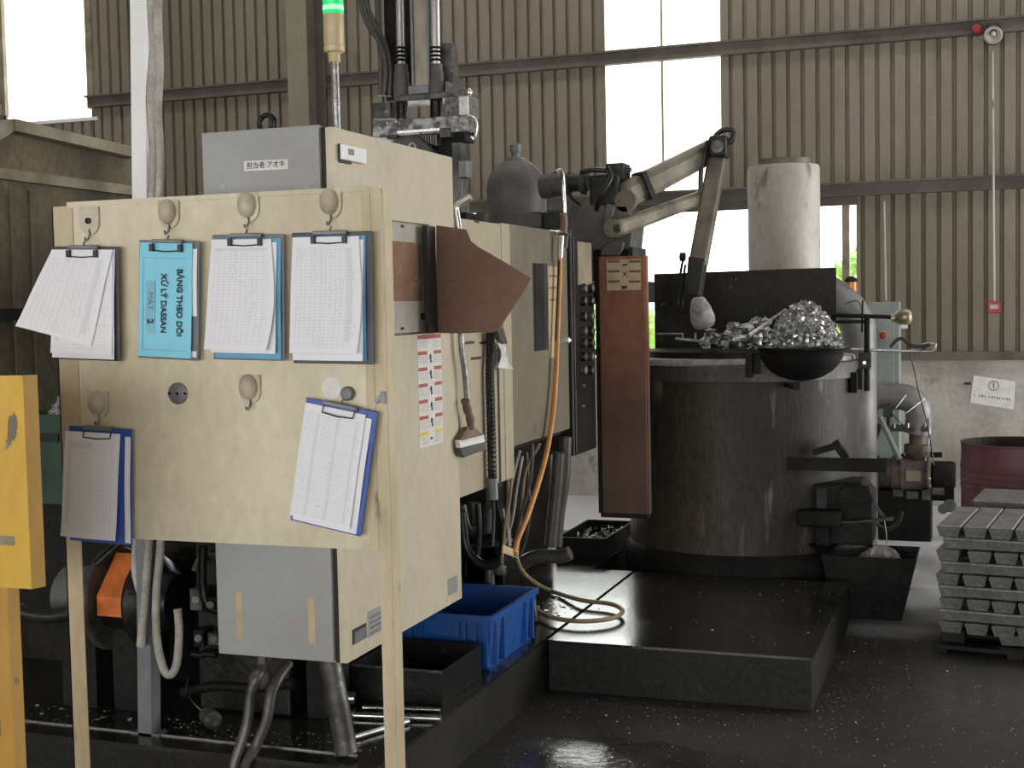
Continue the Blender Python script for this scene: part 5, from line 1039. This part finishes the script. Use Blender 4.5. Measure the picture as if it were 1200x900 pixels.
# brown chute hood along the far side of the machine
XH = -3.5
hd = thing('chute_hood', 'large grimy brown steel chute hood behind the notice stand', 'hood', (XH-.3, 4.4, 0))
h0 = Xp(15, 140, XH); h1 = Xp(160, 174, XH); l0 = Xp(0, 203, XH); l1 = Xp(158, 224, XH)
yA, yB_ = Xp(-40, 200, XH).y, h1.y
zl = l0.z; zt0 = h0.z
MB().box(XH-.9, XH-.02, yA, yB_, .0, zl).build('lower_casing', m_hood, hd)
MB().prism([(XH-.05, h0.y, zt0), (XH-.05, yB_, h1.z), (XH-.05, yB_, zl), (XH-.05, yA, zl), (XH-.05, yA, zl+.1)], (-.02, 0, 0)).build('flap_plate', m_hood, hd)
MB().bar((XH-.02, h0.y, zt0-.02), (XH-.02, yB_, h1.z-.02), .06, .045).build('frame_bar', m_hoodf, hd); MB().bar((XH-.02, yA, zl+.0), (XH-.02, yB_, l1.z), .06, .04).build('frame_bar', m_hoodf, hd)
MB().bar((XH-.02, h0.y, zt0-.02), (XH-.02, Xp(-12, 185, XH).y, zl+.12), .05, .045).build('frame_bar', m_hoodf, hd)
for px in (20, 43): q = Xp(px, 300, XH); MB().box(XH-.022, XH-.012, q.y-.012, q.y+.012, .9, zl-.05).build('stiffener', m_hood, hd)
q = Xp(0, 368, XH); MB().box(XH-.03, XH+.01, yA, yB_, q.z-.025, q.z+.02).build('rail', m_soot, hd)
# green scrap bin with swarf, seen between guard and stand
YG = 4.05; gbx = Yp(58, 500, YG)
gn = thing('scrap_bin', 'dark green steel scrap bin filled with bright swarf', 'bin', (gbx.x, YG, .2))
bz = Yp(58, 486, YG).z
bx0, bx1 = -3.44, -3.03
MB().box(bx0, bx1, YG, YG+.01, .80, bz).box(bx0, bx1, YG+.4, YG+.41, .80, bz).box(bx0, bx0+.01, YG+.01, YG+.4, .80, bz).box(bx1-.01, bx1, YG+.01, YG+.4, .80, bz).box(bx0+.01, bx1-.01, YG+.01, YG+.4, .80, .82).build('body', m_green, gn)
MB().box(bx0, bx1+.01, YG-.012, YG, bz-.03, bz).build('rim', m_green, gn); MB().pbox(47, 508, 68, 518, YG-.006, .012).build('handle_slot', m_dark, gn)
MB().box(bx0, bx1, YG+.03, YG+.40, .201, .799).build('stand', m_soot, gn)
gc = ((bx0+bx1)/2, YG+.205, bz-.04)
o = mound(gc, .17, .165, .13, 21).build('swarf_heap', m_alu); tag(o, 'bright swarf heaped in the green scrap bin', 'metal scrap', kind='stuff')
mb = MB(); rn = random.Random(15); hf = heap(.175, .17, .15)
for i in range(500):
    x, y, z = hf(rn); P = Vector(gc)+Vector((x, y, z+.005)); a = Vector((rn.gauss(0, 1), rn.gauss(0, 1), rn.gauss(0, .8))).normalized(); b = Matrix.Rotation(rn.random()*6.28, 3, a) @ a.orthogonal().normalized()
    w = rn.uniform(.004, .009); l = rn.uniform(.008, .018); cu = a.cross(b)*l*.5; mb.add([P-a*l-b*w, P-a*l+b*w, P+cu-b*w, P+cu+b*w, P+a*l-b*w, P+a*l+b*w], [(0, 1, 3, 2), (2, 3, 5, 4)])
mb.build('swarf', m_chip, o)['kind'] = 'stuff'

# ================================================================== HANGING AND FLOOR ITEMS
XS = -1.652
S = lambda x, y, X=XS: Xp(x, y, X)
S0 = S; S = lambda x, y, X=-1.640: Xp(x, y, X)
br = thing('paint_brush', 'long handled flat paint brush with grey bristles hanging on the cream panel', 'brush', S(556, 535))
MB().tube([S(540, 380), S(541, 410), S(545, 440), S(547.5, 470)], .010, 10).build('handle_tube', m_alu, br, 60)
MB().tube([S(545, 468), S(547, 478), S(551, 490), S(552, 503)], .014, 10, rr=lambda i: 1+.12*math.sin(i*1.7)).build('taped_grip', m_wood, br, 60)
def flatp(pts, th, nm, m, par): return MB().prism([S(a, b) for a, b in pts], (-.018, 0, 0)).build(nm, m, par, bevel=.002)
flatp([(549, 500), (556, 500), (566, 509), (568, 514), (540, 519), (540, 514)], .02, 'ferrule_neck', m_wood, br); flatp([(538.5, 516), (567.5, 509), (568.5, 518), (540, 525)], .02, 'ferrule', m_white, br); flatp([(540, 525), (569, 518), (571, 527), (558, 531), (545, 536), (541, 531)], .02, 'bristles', m_brist, br)  # white ferrule colour stands in for the bright reflection on chrome
S = S0
ch = thing('ribbed_hose', 'black ribbed rubber hose hanging down the cream panel to a grey coupling', 'hose', S(577, 590))
MB().tube([S(574, 389), S(575, 410), S(574, 440), S(575, 480), S(576, 520), S(577, 560)], .015, 12, 16, rr=lambda i: 1+.13*(i % 2)).build('hose', m_hosek, ch)
MB().cyl(S(577, 560), S(578, 585), .019, .019, 14).build('coupling', m_galv, ch, 40); MB().tube([S(578, 585), S(578.5, 606), S(577, 640)], .007, 8).build('stem', m_iron, ch, 60)
ptube('thin_wire', 'thin black wire dangling beside the ribbed hose', 'wire', [(571, 400, 4.42), (568, 420, 4.42), (569, 450, 4.42), (567, 471, 4.42)], 4.4, .003, m_hosek)
gv = thing('work_glove', 'dirty white cotton glove cuff pinched under the brown cover', 'glove', S(590, 432, -1.63))
MB().prism([S(a, b, -1.635) for a, b in ((578, 388), (584, 384), (588, 398), (589, 403), (584, 403), (580, 398))], (.02, 0, 0)).build('grey_tip', m_hose, gv, bevel=.003)
vs, F, uv = [], [], []
mb = MB()
for j in range(9):
    b_ = j/8; y = 402+b_*30; xl = 582+b_*4.5; xr = 590+b_*9.5
    for i in range(6): q = S(xl+(xr-xl)*i/5, y+(i*.4-1), -1.635); vs.append((q.x+.012*math.sin(i*1.9+j*.5), q.y, q.z))
F = [(j*6+i, j*6+i+1, (j+1)*6+i+1, (j+1)*6+i) for j in range(8) for i in range(5)]
mb.add(vs, F); mb.add([(v[0]-.012, v[1], v[2]) for v in vs], [f[::-1] for f in F]); mb.build('cuff', m_sticker, gv, 70)
# chrome bent handle above the cover
ptube('bent_chrome_bar', 'bent chrome bar poking up behind the brown cover', 'bar', [(538, 268), (536, 255), (534.5, 242), (540, 238), (552, 231)], 4.15, .011, m_chrome, sm=3)
# orange air hose
og = thing('air_blow_gun', 'chrome air blow gun hooked over the olive panel', 'air gun', S(657, 300, -1.66))
MB().tube([S(651, 203, -1.66), S(655, 200, -1.66), S(659, 204, -1.66), S(661, 235, -1.66), S(662, 262, -1.66), S(661, 274, -1.66)], .009, 8).build('wand', m_steel, og, 60)
MB().tube([S(660, 250, -1.66), S(661, 262, -1.66), S(660, 274, -1.66)], .016, 8).build('taped_joint', m_wood, og, 60)
MB().cyl(S(657, 277, -1.65), S(656, 303, -1.65), .015, .012, 12).build('handle', m_chrome, og, 40); MB().tube([S(651, 275, -1.66), S(655, 272, -1.66), S(664, 273, -1.66), S(667, 276, -1.66)], .005, 6).build('hanger', m_brass, og, 60); MB().bar(S(664, 276, -1.65), S(663, 290, -1.65), .012, .014).build('trigger', m_steel, og)
XG = -1.655
hp = [S(656, 303, XG), S(656, 320, XG), S(654.5, 360, XG), S(653, 400, XG), S(651, 450, XG), S(646, 500, XG), S(637, 545, XG), S(620, 600, XG), S(607, 632, XG)]
gz = .215
gz = .224
hp += [S(603, 648, XG), Yp(614, 672, 4.98), Zp(640, 690, gz+.004), Zp(680, 703, gz), Zp(712, 707, gz), Zp(726, 712, gz), Zp(729, 718, gz), Zp(715, 725, gz), Zp(680, 728, gz), Zp(645, 723, gz), Zp(622, 710, gz)]
ah = thing('air_hose', 'orange air hose hanging from the blow gun and looped tan across the plinth', 'hose', Zp(620, 690, .2))
MB().tube(hp[:10], .0105, 10, 6).build('hanging_run', m_hoseo, ah, 60); MB().tube(hp[9:], .0095, 10, 6).build('floor_loop', m_hosed, ah, 60)
tag(MB().cyl(S(655, 306, XG+.012), S(651, 400, XG+.012), .004, .004, 6).build('balance_wire', m_iron, smooth=40), 'thin twisted wire beside the orange hose', 'wire')
tg = thing('hose_tag', 'small yellow paper tag on the hose bundle', 'tag', Zp(600, 652, .24)); MB().bar(S(589, 643, -1.66), S(607, 650, -1.66), .004, .028).build('tag_plate', m_strust, tg)
# hose bundle under the panels
bun = [[(600, 545), (598, 580), (592, 615), (588, 660)], [(609, 528), (600, 565), (594, 600), (597, 640)], [(624, 520), (622, 560), (609, 610), (599, 655)], [(633, 520), (616, 552), (611, 600), (606, 650)], [(612, 535), (606, 570), (600, 610), (590, 640)], [(617, 530), (619, 560), (620, 610), (612, 645), (600, 665)], [(595, 560), (596, 600), (598, 640)]]
for i, b_ in enumerate(bun): ptube('thin_hose', 'thin grey hose hanging in the bundle below the side panels', 'hose', [(x, y, 4.72+.035*i) for x, y in b_], 4.8, .006, (m_hosed, m_conduit, m_hose)[i % 3], 'hose bundle below the side panels')
for i, b_ in enumerate(([(655, 530), (652, 570), (648, 610), (645, 640)], [(663, 512), (661, 560), (655, 600), (652, 640)])): ptube('fat_hose', 'fat olive rubber hose bowing below the olive panel', 'hose', [(x, y, 5.2+.1*i) for x, y in b_], 5.25, .026, m_hose, 'fat hoses below the olive panel')
ptube('fat_hose', 'fat grey hose lying in a bend on the plinth', 'hose', [(600, 670, 5.3), (612, 660, 5.3), (630, 652, 5.3), (655, 652, 5.3), (668, 648, 5.3)], 5.3, .03, m_hose)
for i, b_ in enumerate(([(541, 592), (548, 620), (562, 632), (578, 630), (588, 618), (586, 596)], [(541, 600), (546, 640), (562, 660), (580, 660), (590, 645), (590, 610)], [(560, 590), (562, 620), (560, 650)])): ptube('black_hose', 'fat black hydraulic hose curling below the cream panel', 'hose', [(x, y, 4.92-.045*i) for x, y in b_], 4.9, .02 if i < 2 else .012, m_hosek, 'black hoses below the cream panel')
vb = thing('valve_stack', 'oily hydraulic valve stack on the plinth below the cream panel', 'valve', (Yp(568, 690, 5.0).x, 5.1, .2))
MB().pbox(545, 640, 590, 700, 5.02, .2).build('manifold', m_iron, vb, bevel=.01)
for (x, y, r) in ((555, 605, .03), (572, 612, .025), (586, 655, .022)): MB().lathe([(r, 0), (r*1.2, .01), (r*1.2, .03), (r*.8, .035), (r*.8, .12)], Yp(x, y+18, 4.98), (0, 0, 1), 12).build('valve_cartridge', m_grease, vb, 30)
MB().cyl(Yp(574, 690, 4.97), Yp(574, 666, 4.97), .022, .02, 12).build('fitting', m_grease, vb, 40)
MB().box(Yp(545, 690, 5.02).x, Yp(590, 690, 5.02).x, 5.02, 5.22, .201, Yp(565, 640, 5.02).z).build('block_base', m_soot, vb)
# shallow black tray behind the bundle with chips
ct = thing('chip_tray', 'shallow black drip tray of swarf behind the hoses', 'tray', (-1.98, 6.8, .2))
c_ = [Zp(650, 652, .2), Zp(702, 650, .2), Zp(725, 617, .2), Zp(668, 607, .2)]
tx0, tx1, ty0, ty1 = -2.115, -1.85, 6.52, 7.1
MB().box(tx0, tx1, ty0, ty0+.01, .201, .30).box(tx0, tx1, ty1-.01, ty1, .201, .30).box(tx0, tx0+.01, ty0+.01, ty1-.01, .201, .30).box(tx1-.01, tx1, ty0+.01, ty1-.01, .201, .30).box(tx0+.01, tx1-.01, ty0+.01, ty1-.01, .201, .215).build('tray_body', m_soot, ct)
swarf('tray_swarf', 'bright swarf lying in the shallow black tray', (-1.985, 6.80, .23), lambda rn: (rn.uniform(-.10, .10), rn.uniform(-.25, .25), rn.uniform(0, .05)), 160, .012, m_chip, 31)
# blue crate
bx = Zp(578, 788, .2); CX1, CY0, CW, CD, CH = bx.x-.005, 4.375, .37, .50, .20
cr = thing('plastic_crate', 'blue ribbed plastic crate on the plinth edge', 'crate', (CX1-CW/2, CY0+CD/2, .2))
fl_ = .018
def ring_wall(x0, x1, y0, y1, z0, z1, fl, th, mb):
    o = [(x0+fl, y0+fl, z0), (x1-fl, y0+fl, z0), (x1-fl, y1-fl, z0), (x0+fl, y1-fl, z0), (x0, y0, z1), (x1, y0, z1), (x1, y1, z1), (x0, y1, z1)]
    i = [(x0+th, y0+th, z1), (x1-th, y0+th, z1), (x1-th, y1-th, z1), (x0+th, y1-th, z1), (x0+fl+th, y0+fl+th, z0+th), (x1-fl-th, y0+fl+th, z0+th), (x1-fl-th, y1-fl-th, z0+th), (x0+fl+th, y1-fl-th, z0+th)]
    mb.add(o+i, [(3, 2, 1, 0)]+[(k, (k+1) % 4, 4+(k+1) % 4, 4+k) for k in range(4)]+[(4+k, 4+(k+1) % 4, 8+(k+1) % 4, 8+k) for k in range(4)]+[(8+k, 8+(k+1) % 4, 12+(k+1) % 4, 12+k) for k in range(4)]+[(12, 13, 14, 15)]); return mb
ring_wall(CX1-CW, CX1, CY0, CY0+CD, .201, .2+CH, fl_, .006, MB()).build('tub', m_blue, cr)
MB().box(CX1-CW-.008, CX1+.008, CY0-.010, CY0, .2+CH-.022, .2+CH).box(CX1, CX1+.010, CY0, CY0+CD, .2+CH-.022, .2+CH).box(CX1-CW-.01, CX1-CW, CY0, CY0+CD, .2+CH-.022, .2+CH).box(CX1-CW-.008, CX1+.008, CY0+CD, CY0+CD+.01, .2+CH-.022, .2+CH).build('rim', m_blue, cr)
for x in (.015, .05, .09, .26, .30, .34): MB().box(CX1-CW+x, CX1-CW+x+.014, CY0-.004, CY0+.02, .215, .2+CH-.022).build('rib', m_blue, cr)
for y in (.04, .12, .36, .44): MB().box(CX1-.02, CX1+.005, CY0+y, CY0+y+.014, .215, .2+CH-.022).build('rib', m_blue, cr)
MB().box(CX1-CW+.115, CX1-CW+.25, CY0-.006, CY0+.012, .2+CH-.075, .2+CH-.022).build('label_panel', m_blue, cr)
# black metal tray box
tx = Zp(518, 828, .2); TX1, TY0 = tx.x, tx.y
tr = thing('metal_tray', 'open black sheet metal tray in front of the blue crate', 'tray', (TX1-.15, TY0+.18, .2))
ring_wall(TX1-.33, TX1, TY0, TY0+.36, .201, .2+.115, .0, .004, MB()).build('pan', m_iron, tr)
MB().box(TX1-.33, TX1+.002, TY0-.002, TY0+.006, .31, .317).build('folded_edge', m_grease, tr)
# loose rods
for (a, b, r, lb) in (((415, 838), (517, 842), .011, 'round steel rod lying flat before the black tray'), ((425, 829), (516, 832), .008, 'thinner dark rod lying just before the black tray'), ((408, 866), (478, 845), .010, 'steel rod lying aslant beside the support pipe')):
    tag(MB().cyl(Zp(*a, .2+r), Zp(*b, .2+r), r, r, 12).build('steel_rod', m_steel, smooth=40), lb, 'rod')
# wet conduit pair under the cabinet
for (pts, r, lb) in (([(312, 772, 3.5), (303, 790, 3.4), (294, 812, 3.38), (289, 850, 3.36), (283, 899, 3.36)], .016, 'shiny wrapped conduit running from the joint under the cabinet'), ([(338, 778, 3.5), (328, 792, 3.44), (318, 812, 3.40), (312, 845, 3.38), (299, 876, 3.36), (296, 900, 3.36)], .016, 'dull grey hose beside the wrapped conduit under the cabinet')):
    P = [Yp(*q) for q in pts]; P.append(Vector((P[-1].x, P[-1].y-.06, .04)))
    P[-2].y = P[-2].y-.05
    tag(MB().tube(P, r, 10, 5).build('floor_hose', m_grease if r and 'shiny' in lb else m_hose, smooth=60), lb, 'hose')
MB_ = MB().ball(Yp(305, 796, 3.42), .035, .035, .03); tag(MB_.cyl(Yp(305, 796, 3.42), (Yp(308, 770, 3.45).x, 3.45, cz0-.014), .012, .012, 10).build('pipe_joint', m_burner, smooth=60), 'greasy ball joint under the grey cabinet door', 'pipe joint')
jr = thing('bottle', 'small clear ribbed bottle lying on the plinth with a wire tail', 'bottle', Zp(250, 850, .2))
a_ = Zp(240, 836, .235); b_ = Zp(268, 860, .235); dv = b_-a_
MB().lathe([(.012, 0), (.022, .01), (.028, .03), (.028, .04), (.024, .045), (.028, .05), (.028, .06), (.024, .065), (.028, .07), (.028, .085), (.015, .1)], a_, dv, 16).build('body', m_grease, jr, 40)
MB().tube([a_, Zp(228, 825, .26), Zp(219, 810, .27), Zp(221, 792, .29)], .003, 6).build('wire_tail', m_steel, jr)
fu2 = MB().cyl(Zp(416, 818, .225), Zp(404, 818, .225), .02, .02, 12); tag(fu2.build('pipe_stub', m_steel, smooth=40), 'short steel pipe stub lying behind the support pipe', 'pipe')
nb2 = MB().tube([Zp(626, 728, .205), Zp(624, 715, .25), Yp(623, 697, Zp(626, 728, .2).y)], .02, 8, 3); tag(nb2.build('rubber_grip', m_hosek, smooth=60), 'black rubber grip standing on the plinth beside the crate', 'grip')
# swarf flakes on floor, plinth and platform
def flakes(name, label, n, box, z, smin, smax, seed, dens=None):
    rn = random.Random(seed); mb = MB(); i = 0
    while i < n:
        x, y = rn.uniform(box[0], box[1]), rn.uniform(box[2], box[3])
        if dens and rn.random() > dens(x, y): continue
        i += 1; s = rn.uniform(smin, smax)*(1.8 if rn.random() < .06 else 1); t_ = rn.random()*6.28; e = rn.uniform(.3, .8); c, d = math.cos(t_)*s, math.sin(t_)*s
        h = z+.001+s*rn.uniform(.05, .5)
        mb.add([(x-c, y-d, z+.001), (x+d*e, y-c*e, h), (x+c, y+d, z+.002), (x-d*e, y+c*e, z+.001)], [(0, 1, 2, 3)])
    o = mb.build(name, m_chip); return tag(o, label, 'swarf', kind='stuff')
flakes('floor_swarf', 'bright swarf flecks scattered over the dark floor', 2000, (-1.62, .6, 3.2, 6.6), 0, .0018, .0042, 50,
       lambda x, y: (.0 if (-1.63 < x < -.6 and 4.85 < y < 6.23) or (x > -.27 and y > 5.8) or (x < -.28 and y > 6.2) else 1.0 if (abs(y-4.75) < .14 and x < -.5) or (abs(x+.52) < .12 and y > 4.6) else .35))
flakes('platform_swarf', 'sparse bright swarf flecks on the furnace platform', 70, (-1.58, -.65, 4.9, 6.2), .2, .0018, .0042, 51)
flakes('plinth_swarf', 'bright swarf flecks lying on the machine plinth', 160, (-2.5, -1.70, 3.45, 3.58), .2, .002, .0065, 52, None)
flakes('plinth_front_swarf', 'larger bright swarf shards on the plinth beside the yellow guard', 60, (-3.4, -2.55, 3.45, 3.60), .2, .005, .013, 54)
flakes('plinth_rear_swarf', 'bright swarf flecks lying on the plinth near the hose bundle', 70, (-1.95, -1.67, 5.25, 5.6), .2, .004, .011, 53)
# ================================================================== OUTSIDE: bushes beyond the window band
for i, (x, y, h, r, lb) in enumerate(((-4.2, 14.2, 1.75, 1.0, 'bright green bush outside between machine and heat guard'), (-2.4, 16.6, 1.7, 1.1, 'bright green bush outside beside the splash plate'), (-.9, 13.6, 2.1, .9, 'bright green bush outside behind the amber beacon'))):
    bs = thing('garden_bush', lb, 'bush', (x, y, -.05)); rn = random.Random(70+i); mb = MB()
    for k in range(1500):
        th, ph = rn.uniform(0, 6.28), math.acos(rn.uniform(-1, 1)); q = r*rn.uniform(.6, 1)
        P = Vector((x+q*math.sin(ph)*math.cos(th), y+q*math.sin(ph)*math.sin(th), h*.52+h*.48*math.cos(ph)*rn.uniform(.8, 1)))
        a = Vector((rn.gauss(0, 1), rn.gauss(0, 1), rn.gauss(0, 1))).normalized(); b = a.orthogonal().normalized(); s = rn.uniform(.04, .08)
        mb.add([P-a*s*1.6, P-b*s*.7, P+a*s*1.6, P+b*s*.7], [(0, 1, 2, 3)])
    mb.build('foliage', m_leaf, bs)['kind'] = 'stuff'
    MB().cyl((x, y, -.05), (x, y, h*.6), .05, .03, 8).build('stem', m_bark, bs)
